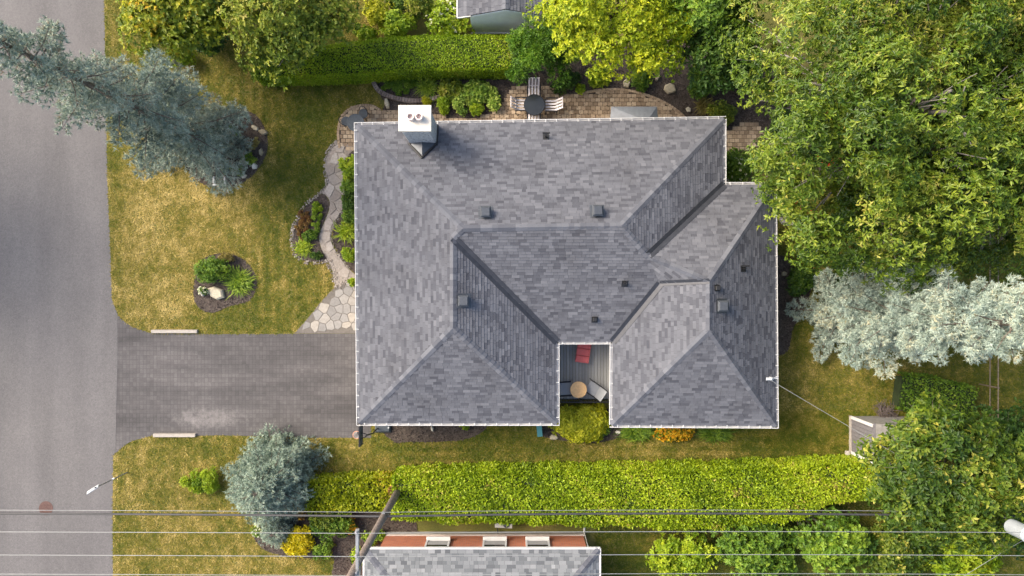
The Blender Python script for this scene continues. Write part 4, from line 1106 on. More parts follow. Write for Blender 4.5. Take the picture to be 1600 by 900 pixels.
p = at(835, 164, .74); t = thing('glass_table', 'dark glass patio table ringed by four white slatted chairs', 'table', (p.x, p.y, .055))
m = MB(); m.lathe((0, 0, .70), [(.46, 0), (.47, .006), (.47, .012), (.46, .018)], 32); m.build('tabletop', 'table_glass', t, True)
m = MB(); ring = [Vector((math.cos(a) * .475, math.sin(a) * .475, .708)) for a in np.linspace(0, 2 * math.pi, 33)]; m.tube(ring, .016, 6, cap=False); m.build('table_rim', 'chair_black', t, True)
for a in (.8, 2.4, 3.9, 5.5): m = MB(); m.tube([(math.cos(a) * .40, math.sin(a) * .40, .70), (math.cos(a) * .34, math.sin(a) * .34, .0)], .02, 6); m.build('leg', 'chair_black', t, True)

p = at(556, 192, .7); t = thing('bistro_table', 'round dark metal bistro table at the corner of the roof', 'table', (p.x, p.y, .055))
m = MB(); m.lathe((0, 0, .68), [(.38, 0), (.40, .01), (.40, .03), (.38, .035), (.36, .03), (.0, .03)], 28); m.build('tabletop', 'base_plastic', t, True)
m = MB(); m.lathe((0, 0, 0), [(.22, 0), (.2, .03), (.03, .08), (.03, .68)], 12); m.build('pedestal', 'chair_black', t, True)
def bistro_chair(label, px, py, rz):
    p = at(px, py, .45); t = thing('bistro_chair', label, 'chair', (p.x, p.y, .055), rz)
    m = MB(); m.lathe((0, 0, .43), [(.2, 0), (.22, .01), (.22, .03), (.2, .035)], 18); m.build('seat', 'base_plastic', t, True)
    m = MB(); arc = [(-.2 * math.cos(a) - .03, .23 * math.sin(a), .46 + .44 * math.cos(a * .9)) for a in np.linspace(-1.5, 1.5, 11)]; m.tube(arc, .016, 6); bk = m.build('back_frame', 'chair_black', t, True)
    for y in (-.1, 0, .1): m = MB(); m.tube([(-.19, y, .45), (-.235, y, .84)], .011, 5); m.build('spindle', 'chair_black', bk, True)
    for a in (.8, 2.4, 3.9, 5.5): m = MB(); m.tube([(math.cos(a) * .17, math.sin(a) * .17, .43), (math.cos(a) * .23, math.sin(a) * .23, 0)], .014, 6); m.build('leg', 'chair_black', t, True)
bistro_chair('dark metal bistro chair on the paving at the lawn side of the round bistro table', 541, 190, .25)
bistro_chair('dark metal bistro chair set towards the flower bed from the round bistro table', 568, 178, -2.1)

def adirondack(label, px, py, rz):
    p = at(px, py, .35); t = thing('garden_chair', label, 'chair', (p.x, p.y, .03), rz)
    for k in range(4):
        m = MB(); m.box((-.36, -.21 + k * .14, .56), (.025, .125, .80), 0, .5, 0, -.45, bev=.005); m.build('back_slat', 'red_plastic', t, True)
        m = MB(); m.box((-.08 + k * .13, 0, .33 + k * .02), (.115, .54, .025), 0, .5, 0, -.12, bev=.005); m.build('seat_slat', 'red_plastic', t, True)
    for y in (-.34, .34):
        m = MB(); m.box((.02, y, .55), (.75, .14, .025), bev=.005); m.build('armrest', 'red_plastic', t, True)
        m = MB(); m.box((.32, y * .9, .27), (.09, .025, .54)); m.build('leg', 'red_plastic', t, True); m = MB(); m.box((-.30, y * .9, .27), (.09, .025, .54)); m.build('leg', 'red_plastic', t, True)
adirondack('red garden chair on the round stone pad beside the house corner', 1247, 328, .6)
adirondack('red garden chair deep under the big leafy tree', 1288, 246, 2.6)
adirondack('red garden chair glimpsed through leaves near the curved paving', 1283, 194, -1.9)
fp = sheet('stone_pad', FIRE, .024, 'concrete'); crazy_paving(fp, FIRE, .42, .03, .024, 'path_stone', 'path_stone', .03, 1)

# rocks
def rock(label, px, py, sx, sy, rz, h=.16, tone=None, group=None, tri=False):
    p = at(px, py, h); k = random.Random(int(px * 7 + py)); n_ = 3 if tri else k.randint(5, 7)
    pts = []
    for i in range(n_):
        a = 2 * math.pi * i / n_ + k.uniform(-.2, .2); pts.append((math.cos(a) * sx * M_PX / 2 * k.uniform(.85, 1.15), math.sin(a) * sy * M_PX / 2 * k.uniform(.85, 1.15)))
    m = MB(); tn = k.random() if tone is None else tone
    m.prism(pts, -.03, h * .7, tn, .06); c = len(m.v); m.prism([(x * .94, y * .94) for x, y in pts], h * .7, h, tn, .22)
    o = m.build('rock', 'rock', None); o.location = (p.x, p.y, .02); o.rotation_euler = (k.uniform(-.08, .08), k.uniform(-.08, .08), rz); tag(o, label, 'rock', group); return o
rock('pointed tan slab stone lying beside the round shrub', 337, 457, 32, 18, -.5, .2, .55)
rock('narrow pale upright stone beside the bistro paving', 604, 161, 8, 20, .15, .25, .5)
rock('tan slab stone between the two hosta clumps under the yellow tree', 980, 130, 13, 15, .2, .14, .3); rock('broad tan slab stone alone in the dark mulch', 1047, 137, 21, 17, -.3, .14, .25)
rock('small grey brown stone beneath the yellow tree edge', 1028, 120, 7, 13, -.3, .12, .1); rock('small pale stone near the house roof corner in the mulch', 1076, 171, 8, 11, .4, .12, .7)
rock('tan stone at the rim of the big spruce bed', 398, 199, 13, 8, -.5, .14, .45); rock('reddish brown stone at the rim of the big spruce bed beside the tan one', 410, 206, 14, 9, -.2, .14, .05)
rock('mossy oval stone half hidden in the spruce bed', 407, 237, 7, 12, .1, .14, .15); rock('white quartz stone in the spruce bed', 397, 259, 10, 10, .5, .16, 1)
rock('pale tan stone low in the spruce bed', 380, 275, 10, 7, .3, .12, .7)
rock('white stone by the pale flowers next to the round shrub', 316, 459, 7, 8, .2, .14, .95)
rock('small white stone at the bed edge below the golden shrub towards the wing corner', 966, 676, 9, 7, 0, .14, .95); rock('pale stone in mulch at the middle below the golden shrub', 921, 681, 8, 8, .6, .14, .8)
rock('flat tan stone at the bed edge near the teal bin', 865, 684, 15, 9, -.1, .12, .5); rock('pale small stone tucked under the golden shrub', 890, 678, 8, 7, 0, .12, .75)
rock('pale stone in the narrow mulch strip under the eave', 675, 670, 5, 9, .2, .12, .85); rock('flat tan stepping stone beside the wing corner downspout', 949, 658, 12, 13, .1, .06, .35)
for (x, y, w, h_, lab) in ((1324, 708, 5, 7, 'narrow pale concrete block standing out on the grass from the grey shed corner'), (1332, 712, 7, 6, 'pale concrete block between two others at the grey shed corner'), (1340, 711, 7, 6, 'pale concrete block tucked against the grey shed wall')):
    p = at(x, y, .1); m = MB(); m.box((0, 0, .09), (w * M_PX, h_ * M_PX, .18), bev=.015); o = m.build('concrete_block', 'concrete', None); o.location = (p.x, p.y, .0); tag(o, lab, 'block', 'concrete blocks by the grey shed')
fr = thing('planter_frame', 'white square planter frame at the lower rim of the spruce bed', 'planter', (*at(345, 283)[:2], .02))
for dx, dy, w, h_ in ((0, -.19, .60, .09), (.26, .02, .09, .34), (-.26, .04, .09, .3)):
    m = MB(); m.box((dx, dy, .08), (w, h_, .18), bev=.01); m.build('rail', 'trim_white', fr, True)
p = at(843, 673, .4); t = thing('storage_bin', 'small teal plastic bin under the eave beside the golden shrub', 'bin', (p.x, p.y, .02), .1)
m = MB(); m.box((0, 0, .22), (.22, .48, .44), bev=.04); m.build('body', 'teal_plastic', t, True); m = MB(); m.box((0, 0, .46), (.25, .52, .05), bev=.015); m.build('lid', 'teal_plastic', t, True)

# ------------------------------------------------------------------ neighbouring buildings
# garden shed beyond the clipped hedge
gs = thing('garden_shed', 'pale vertical-sided garden shed with a dark shingled gable roof beside the yellow tree', 'shed', (-.25, 13.6, 0))
x0, x1, ys, yn = -1.85, 1.45, 11.95, 15.6; xc = -.28; ze, zr = 2.0, 2.75
m = MB(); m.add([(x0, ys, 0), (x1, ys, 0), (x1, ys, ze), (xc, ys, zr - .06), (x0, ys, ze), (x0, yn, 0), (x1, yn, 0), (x1, yn, ze), (xc, yn, zr - .06), (x0, yn, ze)], [(0, 1, 2, 3, 4), (6, 5, 9, 8, 7), (5, 0, 4, 9), (1, 6, 7, 2)]); m.build('wall', 'shed_pale', gs)
x = x0
while x < x1 - .05:
    w = .118; h_ = ze + (zr - .06 - ze) * (1 - abs(x + w / 2 - xc) / ((xc - x0) if x < xc else (x1 - xc))) - .04
    m = MB(); m.box((x + w / 2, ys - .012, h_ / 2 + .08), (w - .014, .022, h_ - .16), bev=.004); m.build('siding_board', 'shed_pale', gs, center=True); x += w
m = MB(); m.box(((x0 + x1) / 2, ys - .05, .12), (x1 - x0 + .1, .06, .07)); m.box(((x0 + x1) / 2, ys - .01, .02), (x1 - x0, .04, .12)); m.build('base_trim', 'trim_white', gs)
pw = [V3(x0 - .55, ys - .0, ze - .16), V3(xc, ys - .0, zr), V3(xc, yn + .2, zr), V3(x0 - .55, yn + .2, ze - .16)]; pe = [V3(xc, ys - .0, zr), V3(x1 + .4, ys - .0, ze - .12), V3(x1 + .4, yn + .2, ze - .12), V3(xc, yn + .2, zr)]
m = MB(); m.add([q - Vector((0, 0, .02)) for q in pw], [(0, 1, 2, 3)]); m.add([q - Vector((0, 0, .02)) for q in pe], [(0, 1, 2, 3)]); gr = m.build('roof', 'underlay', gs)
lay_shingles(gr, [pw, pe], 'roof_shingle', 150, expo=.15, wmin=.16, wmax=.34)
cap_row(gr, pw[1], pw[2], frame_of(pw, None)[3], frame_of(pe, None)[3], 'cap_shingle')
m = MB(); m.box((x0 - .575, (ys + yn) / 2 + .1, ze - .19), (.05, yn - ys + .2, .13)); m.build('fascia', 'trim_white', gs)
m = MB(); m.box((x0 - .25, ys - .02, ze - .08), (.66, .03, .09), 0, None, 0, -.32); m.build('fascia', 'trim_white', gs)

# neighbour's red brick house with pale roof
nb = thing('brick_house', 'neighbouring red brick house with a pale grey shingled roof behind the cedar hedge', 'house', (-1.3, -15.5, 0))
NY = -11.19; ex0, ex1, ey = -6.3, 3.72, -19.8; hr = (NY - ey) / 2; rz_ = ZE + hr * .4
q1, q2, q3, q4 = V3(ex0, NY), V3(ex1, NY), V3(ex1, ey), V3(ex0, ey); r1, r2 = V3(ex0 + hr, (NY + ey) / 2, rz_), V3(ex1 - hr, (NY + ey) / 2, rz_)
pl = [[q1, q2, r2, r1], [q2, q3, r2], [q3, q4, r1, r2], [q4, q1, r1]]
m = MB()
for p in pl: m.add([v - Vector((0, 0, .015)) for v in p], [tuple(range(len(p)))])
nr = m.build('roof', 'underlay', nb); lay_shingles(nr, pl[:2] + [pl[3]], 'roof_shingle_pale', 120, expo=.15, wmin=.16, wmax=.36)
NP = [frame_of(p, None)[3] for p in pl]
cap_row(nr, q2, r2, NP[0], NP[1], 'cap_shingle'); cap_row(nr, q1, r1, NP[0], NP[3], 'cap_shingle'); cap_row(nr, r1, r2, NP[0], NP[2], 'cap_shingle')
wy = NY - .28; m = MB(); wx0, wx1 = ex0 + .45, ex1 - .42
m.add([(wx0, wy, 0), (wx1, wy, 0), (wx1, wy, 2.7), (wx0, wy, 2.7), (wx0, ey + .5, 0), (wx1, ey + .5, 0), (wx1, ey + .5, 2.7), (wx0, ey + .5, 2.7)], [(1, 0, 3, 2), (0, 4, 7, 3), (5, 1, 2, 6), (4, 5, 6, 7)]); m.build('wall', 'red_brick', nb)
m = MB(); m.box(((wx0 + wx1) / 2, wy + .03, .18), (wx1 - wx0 + .06, .06, .46)); m.build('foundation', 'concrete', nb)
m = MB(); m.add([(ex0, NY, 2.69), (ex1, NY, 2.69), (ex1, wy, 2.69), (ex0, wy, 2.69)], [(0, 1, 2, 3)]); m.build('soffit', 'soffit', nb)
for a, b in ((q1, q2), (q2, q3), (q4, q1)):
    e = (b - a).normalized(); o_ = Vector((-e.y, e.x, 0)); m = MB(); m.box((a + b) / 2 + o_ * .05 - Vector((0, 0, .05)), ((b - a).length + .1, .07, .12), math.atan2(e.y, e.x)); m.build('gutter', 'trim_white', nb)
for px in (684, 773, 840):
    p = at(px, 853, 1.4); m = MB(); m.box((p.x, wy + .02, 1.55), (.92, .06, .8)); w_ = m.build('window', 'window_glass', nb)
    m = MB(); m.box((p.x, wy + .10, 1.12), (1.08, .26, .08), bev=.01); m.build('sill', 'trim_white', w_); m = MB()
    for s in (-1, 1): m.box((p.x + s * .50, wy + .04, 1.55), (.08, .10, .82))
    m.box((p.x, wy + .04, 1.98), (1.08, .10, .07)); m.build('frame', 'trim_white', w_)
m = MB(); p = at(909, 840, 1.2); m.tube([(ex1 - .38, wy + .10, 2.66), (ex1 - .36, wy + .10, .2), (ex1 - .30, wy + 1.0, .1)], .045, 8); m.build('downspout', 'trim_white', nb)
NW_ = metres([(612, 834), (912, 834), (912, 860), (612, 860)]); sheet('pavement', NW_, .02, 'concrete')
p = at(787, 818, .6); ac = thing('air_conditioner', 'cream outdoor air conditioner with a dark fan grille by the neighbouring brick house', 'air conditioner', (p.x, p.y, .0), math.radians(-3))
m = MB(); m.box((0, 0, .40), (.80, .36, .60), bev=.02); m.build('casing', 'ac_white', ac, True)
m = MB(); m.lathe((.13, 0, .70), [(.16, 0), (.16, .012), (.03, .016)], 20); fg = m.build('fan_grille', 'base_plastic', ac, True)
m = MB()
for k in range(8): m.box((.13 + math.cos(k * .785) * .09, math.sin(k * .785) * .09, .722), (.16, .012, .008), k * .785)
m.build('grille_bar', 'galvanised', fg, True)
for s in (-1, 1): m = MB(); m.box((s * .3, 0, .05), (.06, .42, .1)); m.build('foot', 'concrete', ac, True)
m = MB(); m.tube([(-.3, -.18, .35), (-.26, -.5, .15), (-.2, -.8, .5), (-.12, -1.2, .9)], .025, 6); m.build('refrigerant_hose', 'wire_black', ac, True)

# grey shed near the hedge
sh = thing('tool_shed', 'small grey plank tool shed with white corner trim half covered by a leafy tree', 'shed', (16.9, -6.95, 0))
wx, wn, ws = 15.90, -6.02, -7.72; D_ = 2.3; zt = 1.95
m = MB(); m.box((wx + D_ / 2, (wn + ws) / 2, zt / 2), (D_ - .06, wn - ws - .06, zt)); m.build('wall', 'shed_grey', sh)
y = ws
while y < wn - .02:
    l = .17; m = MB(); m.box((wx, y + l / 2, zt / 2), (.04, l - .012, zt), bev=.004); m.build('plank', 'shed_grey', sh, center=True); y += l
x = wx + .05
while x < wx + D_:
    l = .17; m = MB(); m.box((x + l / 2, wn, zt / 2), (l - .012, .04, zt), bev=.004); m.build('plank', 'shed_roof', sh, center=True); x += l
for yy in (wn - .03, ws + .03): m = MB(); m.box((wx - .025, yy, zt / 2), (.05, .14, zt)); m.build('corner_trim', 'trim_white', sh)
m = MB(); m.box((wx - .07, (wn + ws) / 2, .04), (.09, wn - ws + .1, .08)); m.build('sill_beam', 'curb_wood', sh)
m = MB(); m.box((wx + D_ / 2 + .08, (wn + ws) / 2, zt + .10), (D_ + .02, wn - ws + .10, .08), 0, None, 0, -.06, bev=.01); m.build('roof', 'shed_roof', sh)
m = MB(); m.box((wx + .04, (wn + ws) / 2, zt + .03), (.05, wn - ws + .14, .09)); m.build('fascia', 'shed_grey', sh)
p = at(1380, 641); t = thing('brush_heap', 'heap of dead brushwood beside the grey tool shed', 'brushwood', (p.x, p.y, 0)); m = MB()
for _ in range(70):
    a = random.uniform(0, 6.28); b = Vector((random.gauss(0, .22), random.gauss(0, .18), random.uniform(.02, .35))); d = Vector((math.cos(a), math.sin(a), random.uniform(-.2, .3))) * random.uniform(.2, .5); b.z = max(b.z, .05); m.tube([b - d, b + d * .2 + Vector((0, 0, .04)), b + d], [.012, .016, .007], 4)
m.build('twig', 'brush_heap', t, True, kind='stuff')
# back fence
fe = thing('wire_fence', 'thin brown two-rail wire fence passing under the pale blue spruce', 'fence', (21.9, -2, 0))
for y in np.arange(-9, 9.1, 2.25):
    m = MB(); m.tube([(21.9, y, -.05), (21.9, y, 1.3)], .032, 7); m.build('post', 'fence_rail', fe)
for dx, zz in ((-.0, 1.25), (.12, .55)): m = MB(); m.tube([(21.9 + dx, -9, zz), (21.9 + dx, 9, zz)], .022, 6); m.build('rail', 'fence_rail', fe)
# ------------------------------------------------------------------ overhead line
def pole(label, x, y, H, arm_y0, arm_y1, arm_z, transformer=False):
    t = thing('utility_pole', label, 'utility pole', (x, y, 0))
    m = MB(); m.tube([(x, y, -.1), (x, y, H)], [.17, .12], 12); m.build('pole', 'pole_wood', t, smooth=True)
    m = MB(); m.box((x + .16, (arm_y0 + arm_y1) / 2, arm_z), (.10, arm_y1 - arm_y0, .13), bev=.01); ca = m.build('crossarm', 'pole_wood' if transformer else 'galvanised', t)
    for yy in (arm_y0 + .06, (arm_y0 + arm_y1) / 2 + .55, arm_y1 - .06, (arm_y0 + arm_y1) / 2):
        m = MB(); m.lathe((x + .16, yy, arm_z + .06), [(.02, 0), (.02, .05), (.06, .06), (.05, .10), (.06, .11), (.03, .17)], 10); m.build('insulator', 'insulator', ca)
    for s in (-1, 1): m = MB(); m.tube([(x + .14, y + s * .75, arm_z - .06), (x + .12, y, arm_z - .7)], .02, 6); m.build('brace', 'galvanised', t)
    m = MB(); m.box((x, y + .16, 5.1), (.12, .12, .10)); m.build('cable_bracket', 'galvanised', t)
    return t
P1 = (-5.07, -9.03); P2 = (19.05, -9.05)
pole('bare wooden utility pole rising through the browned end of the cedar hedge', *P1, 10.8, -10.35, -7.66, 10.3)
t = pole('wooden utility pole carrying a pale grey transformer can', *P2, 10.8, -10.35, -7.66, 10.3, True)
tc = at(1588, 836, 8.3)
m = MB(); m.lathe((tc.x + .35, tc.y + .05, 7.55), [(.20, 0), (.26, .02), (.27, .06), (.27, .78), (.29, .80), (.29, .86), (.20, .94), (.05, .97)], 22); tr = m.build('transformer', 'transformer_paint', t, smooth=False)
for a in (.6, 2.2): m = MB(); m.lathe((tc.x + .35 + math.cos(a) * .13, tc.y + .05 + math.sin(a) * .13, 8.46), [(.03, 0), (.05, .04), (.03, .07), (.05, .11), (.02, .2)], 10); m.build('bushing', 'insulator', tr)
m = MB(); m.tube([(P2[0], P2[1], 7.9), (tc.x + .35, tc.y + .05, 7.9)], .05, 6); m.build('transformer_bracket', 'galvanised', t)
def wire(name, label, pts, r, mat, sag=.0, group=None):
    m = MB()
    for a, b in zip(pts, pts[1:]):
        a, b = Vector(a), Vector(b); q = [a.lerp(b, i / 16) - Vector((0, 0, sag * 4 * (i / 16) * (1 - i / 16))) for i in range(17)]; m.tube(q, r, 5)
    o = m.build(name, mat, None); tag(o, label, 'cable', group); return o
x0, x1 = -45, 60
for lab, y, z in (('pale overhead wire on the crossarm end nearest the cedar hedge', -7.72, 10.52), ('pale overhead wire along the middle of the crossarms', -8.45, 10.52), ('pale overhead wire passing over the pole tops', -9.02, 10.60)):
    wire('overhead_wire', lab, [(x0, y, z), (P1[0] + .16, y, z), (P2[0] + .16, y, z), (x1, y, z)], .011, 'wire_pale', .16)
wire('telephone_cable', 'thick black telephone cable slung below the power wires along the hedge', [(x0, -9.0, 5.1), (P1[0], -9.0, 5.1), (P2[0], -9.0, 5.1), (x1, -9.0, 5.1)], .044, 'wire_black', .35)
wire('messenger_wire', 'thin pale strand running beside the thick black telephone cable', [(x0, -8.80, 5.22), (P1[0], -8.80, 5.22), (P2[0], -8.80, 5.22), (x1, -8.80, 5.22)], .010, 'wire_pale', .28)
wire('service_cable', 'pale cable sloping from the house mast to the pole with the transformer', [(mp.x - .1, mp.y, 3.45), (P2[0] - .1, P2[1] + .1, 7.2)], .010, 'wire_pale', .2)
wire('guy_wire', 'thin diagonal wire from the transformer pole down over the back shrubs', [(P2[0], P2[1], 7.0), (16.5, -13.2, 4.0)], .009, 'wire_pale', .1)

# ------------------------------------------------------------------ hedges
hedge('cedar_hedge', 'neatly clipped bright green hedge running towards the garden shed', [tuple(at(x, y, 1.6)[:2]) for x, y in ((392, 100), (470, 96), (545, 91), (600, 84), (690, 81), (800, 80))], [1.0, 1.2, 1.4, 1.5, 1.5, 1.5], 1.6, 'leaf_cedar_cut', 1000, .075, .042, wob=.05)
hedge('cedar_hedge', 'long broad lime green cedar hedge facing the side lawn of the house', [tuple(at(x, y, 2.0)[:2]) for x, y in ((612, 780), (700, 779), (900, 780), (1100, 782), (1230, 774), (1300, 758), (1390, 752))], [1.8, 2.1, 2.25, 2.5, 2.3, 1.6, 1.4], 2.0, 'leaf_cedar', 900, .12, .06, wob=.14)
hedge('cedar_hedge', 'short lower golden green hedge between the rounded spruce and the pole', [tuple(at(x, y, 1.4)[:2]) for x, y in ((478, 776), (545, 774), (622, 774))], [1.2, 1.3, 1.4], 1.4, 'leaf_cedar_warm', 560, .15, .075, wob=.14)
hedge('low_hedge', 'low dark green square-cut planting beside the pale spruce and tool shed', [tuple(at(x, y, .6)[:2]) for x, y in ((1407, 612), (1450, 618), (1520, 640))], [1.6, 1.8, 2.0], .6, 'leaf_mid', 420, .11, .06)

# ------------------------------------------------------------------ conifers
spruce('blue_spruce', 'very tall blue spruce leaning over the road from its mulch bed', at(330, 224).x, at(330, 224).y, 16.0, 2.8, 'needle_blue', 38, 6, tuft=.16, dens=.9, nneedle=9, power=.74, ragged=.42, knob=2)
spruce('blue_spruce', 'tall silvery pale blue spruce between the house and the back fence', at(1300, 486).x, at(1300, 486).y, 17.0, 2.3, 'needle_pale', 44, 7, tuft=.14, dens=.95, nneedle=10, power=.55, ragged=.34, knob=4)
spruce('blue_spruce', 'rounded dense grey blue spruce by the driveway and short hedge', at(440, 739).x, at(440, 739).y, 3.5, 2.2, 'needle_grey', 24, 14, tuft=.16, dens=1.05, nneedle=10, power=.60)
spruce('dwarf_spruce', 'small dwarf blue spruce between the large rounded spruce and the bright yellow shrub', at(438, 822).x, at(438, 822).y, 1.3, .72, 'needle_grey', 12, 12, tuft=.11, dens=1.1, nneedle=8, power=.5)

# ------------------------------------------------------------------ broadleaf trees
broad_tree('walnut_tree', 'huge leafy green tree with long pointed leaves overhanging the house corner', (14.3, 6.4), (14.0, 6.3, 7.6), (5.9, 6.1, 4.4), 'leaf_walnut', 175, .95, 100, 7, .165, .06, trunk_r=.34, bark='bark_grey', limbs=34, low=-.55, shell=(.35, 1.0), spread=(.0, .8),
           gap=((11.3, 3.1, .62, 99), (12.5, 3.45, .8, 3.2), (11.9, 3.25, .6, 4.4)), extra=[(10.7, 3.9, 3.9, .75), (10.9, 4.6, 4.2, .8), (12.9, 2.1, 4.4, .9), (10.3, 5.2, 4.6, .8), (9.9, 7.6, 5.2, .9), (13.6, 1.6, 4.6, 1.0), (15.2, 1.4, 5.0, 1.0), (9.5, 9.3, 5.6, 1.0), (13.4, 3.2, 5.6, 1.2), (12.5, 4.5, 5.8, 1.2), (13.2, 4.2, 6.8, 1.2), (12.6, 2.9, 5.6, 1.0), (14.6, 2.8, 5.6, 1.2), (9.4, 11.0, 5.8, 1.0), (10.4, 12.2, 6.2, 1.1), (8.9, 9.9, 5.0, .9)])
broad_tree('walnut_tree', 'large leafy green tree by the back fence merging with the huge one', (19.6, 4.6), (18.9, 4.6, 7.2), (4.0, 4.4, 3.8), 'leaf_walnut', 105, .95, 92, 7, .165, .06, trunk_r=.26, bark='bark_grey', limbs=26, low=-.5, shell=(.35, 1.0), spread=(.0, .8),
           extra=[(17.3, .9, 4.3, .9), (18.6, 1.2, 4.6, .9), (20.4, 1.6, 4.6, .9)])
broad_tree('walnut_tree', 'leafy green tree farthest up the back boundary behind the huge one', (19.4, 10.6), (18.8, 10.4, 7.0), (4.2, 4.0, 3.8), 'leaf_walnut', 95, .95, 90, 7, .165, .06, trunk_r=.26, bark='bark_grey', limbs=22, low=-.4, shell=(.35, 1.0), spread=(.0, .8))
broad_tree('locust_tree', 'bright yellow green tree spreading over the mulch bed by the garden shed', (4.3, 11.5), (4.25, 11.35, 4.3), (3.1, 2.6, 2.0), 'leaf_locust', 74, .72, 58, 6, .15, .075, trunk_r=.14, limbs=14, low=-.35, shell=(.4, 1.0), extra=[(6.3, 10.2, 3.6, .6), (5.4, 9.4, 3.4, .5), (2.0, 11.6, 3.6, .6)])
broad_tree('pine_shrub', 'dark green tufted pine standing between clipped hedge and patio chairs', (1.25, 10.2), (1.3, 10.2, 1.9), (1.65, 1.3, 1.5), 'leaf_pine', 40, .48, 54, 8, .15, .035, trunk_r=.09, limbs=8, low=-.5, spread=(.3, 1.3), droop=.05, cat='shrub')
broad_tree('maple_tree', 'green tree with a few orange leaves by the road and tall spruce top', (-13.6, 11.6), (-13.8, 11.7, 3.4), (2.6, 2.5, 1.9), 'leaf_maple', 62, .75, 52, 6, .17, .10, trunk_r=.13, limbs=14)
broad_tree('crab_apple_tree', 'bushy yellow green tree with grey bare twigs over the hedge end', (-9.1, 11.0), (-9.35, 11.2, 3.5), (2.7, 2.4, 1.9), 'leaf_apple', 60, .75, 50, 6, .15, .08, trunk_r=.13, bark='bark_grey', limbs=34, shell=(.4, 1.0))
broad_tree('young_tree', 'dark green young tree between the yellow tree and the huge leafy one', (8.7, 10.0), (8.6, 10.0, 3.0), (1.5, 1.7, 1.7), 'leaf_dark', 34, .62, 44, 6, .17, .08, trunk_r=.09, limbs=10)
broad_tree('ash_tree', 'mid green tree filling the gap behind the dark young tree', (8.1, 12.2), (8.1, 12.2, 4.0), (2.3, 2.2, 2.0), 'leaf_mid', 46, .7, 46, 6, .17, .09, trunk_r=.12, limbs=12)
broad_tree('linden_tree', 'green tree with pale yellow flower clusters over the grey tool shed', (17.0, -7.4), (17.0, -7.3, 5.2), (3.0, 2.5, 2.1), 'leaf_linden', 66, .78, 52, 6, .19, .09, trunk_r=.16, limbs=20, shell=(.5, 1.0), spread=(.0, .8), extra=[(15.9, -6.9, 3.0, .65), (16.3, -6.3, 2.9, .6), (15.9, -7.7, 3.0, .65), (16.8, -6.0, 3.2, .7)])
broad_tree('back_tree', 'dark green tree filling the back corner behind the transformer pole', (20.8, -8.6), (21.0, -8.4, 3.6), (2.3, 3.0, 1.9), 'leaf_dark', 46, .75, 44, 6, .18, .10, trunk_r=.12, limbs=10)
broad_tree('street_tree', 'broad street tree across the road shading its far side', (-31.8, 5.2), (-31.6, 5.0, 7.0), (3.6, 5.0, 2.8), 'leaf_maple', 44, 1.2, 24, 6, .30, .18, trunk_r=.26, limbs=14)

# shrubs of the back corner and neighbour's side
bush('lilac_shrub', 'pale green leafy shrub directly below the linden over the back wires', 1180, 850, 72, 2.0, 'leaf_mid', nl=34, per=40, nleaf=6, L=.17, Wd=.10)
bush('lilac_shrub', 'dense mid green shrub next to the neighbouring roof end and dead twigs', 1075, 866, 66, 1.7, 'leaf_lime', nl=30, per=36, nleaf=6, L=.15, Wd=.08, ry=38)
bush('lilac_shrub', 'green maple-leaved shrub under the telephone cable near bare dead branches', 1300, 848, 80, 2.2, 'leaf_mid', nl=36, per=40, nleaf=6, L=.19, Wd=.12, ry=50)
bush('lilac_shrub', 'yellow tipped shrub between the maple-leaved shrub and the transformer pole', 1405, 866, 72, 2.0, 'leaf_linden', nl=32, per=38, nleaf=6, L=.17, Wd=.09, ry=40)
bush('lilac_shrub', 'bright green shrub spread around the foot of the transformer pole', 1505, 862, 78, 1.9, 'leaf_lime', nl=36, per=38, nleaf=6, L=.18, Wd=.10, ry=45)
bush('lilac_shrub', 'dark green shrub in the back corner past the transformer pole', 1585, 800, 60, 2.0, 'leaf_mid', nl=26, per=36, nleaf=6, L=.18, Wd=.10)
bush('lilac_shrub', 'leafy shrub between the low square planting and the linden', 1455, 668, 45, 1.3, 'leaf_mid', nl=24, per=36, nleaf=6, L=.14, Wd=.07)
bush('lilac_shrub', 'dark leafy shrub along the back fence behind the linden', 1570, 700, 66, 1.7, 'leaf_dark', nl=28, per=36, nleaf=6, L=.16, Wd=.09)
bush('lilac_shrub', 'dim green shrub at the foot of the huge tree beside the pale spruce', 1330, 425, 46, 1.2, 'leaf_dark', nl=22, per=34, nleaf=6, L=.15, Wd=.07)
bush('lilac_shrub', 'dusty green shrub where the two big trees meet the pale spruce', 1440, 440, 52, 1.4, 'leaf_mid', nl=22, per=34, nleaf=6, L=.15, Wd=.07, ry=34)
dd = thing('dead_branch', 'bare grey dead branches poking out beyond the end of the broad hedge', 'branch', (*at(1245, 790)[:2], 0)); m = MB(); b0 = at(1240, 795)
for _ in range(26):
    a = random.uniform(0, 6.28); e = b0 + Vector((math.cos(a) * random.uniform(.3, 1.6), math.sin(a) * random.uniform(.2, .7), random.uniform(.5, 1.7))); m.tube(limb(b0 + Vector((random.gauss(0, .2), random.gauss(0, .1), 0)), e, .05, 5), [.03, .024, .018, .012, .006], 4)
m.build('twig', 'bark_grey', dd)

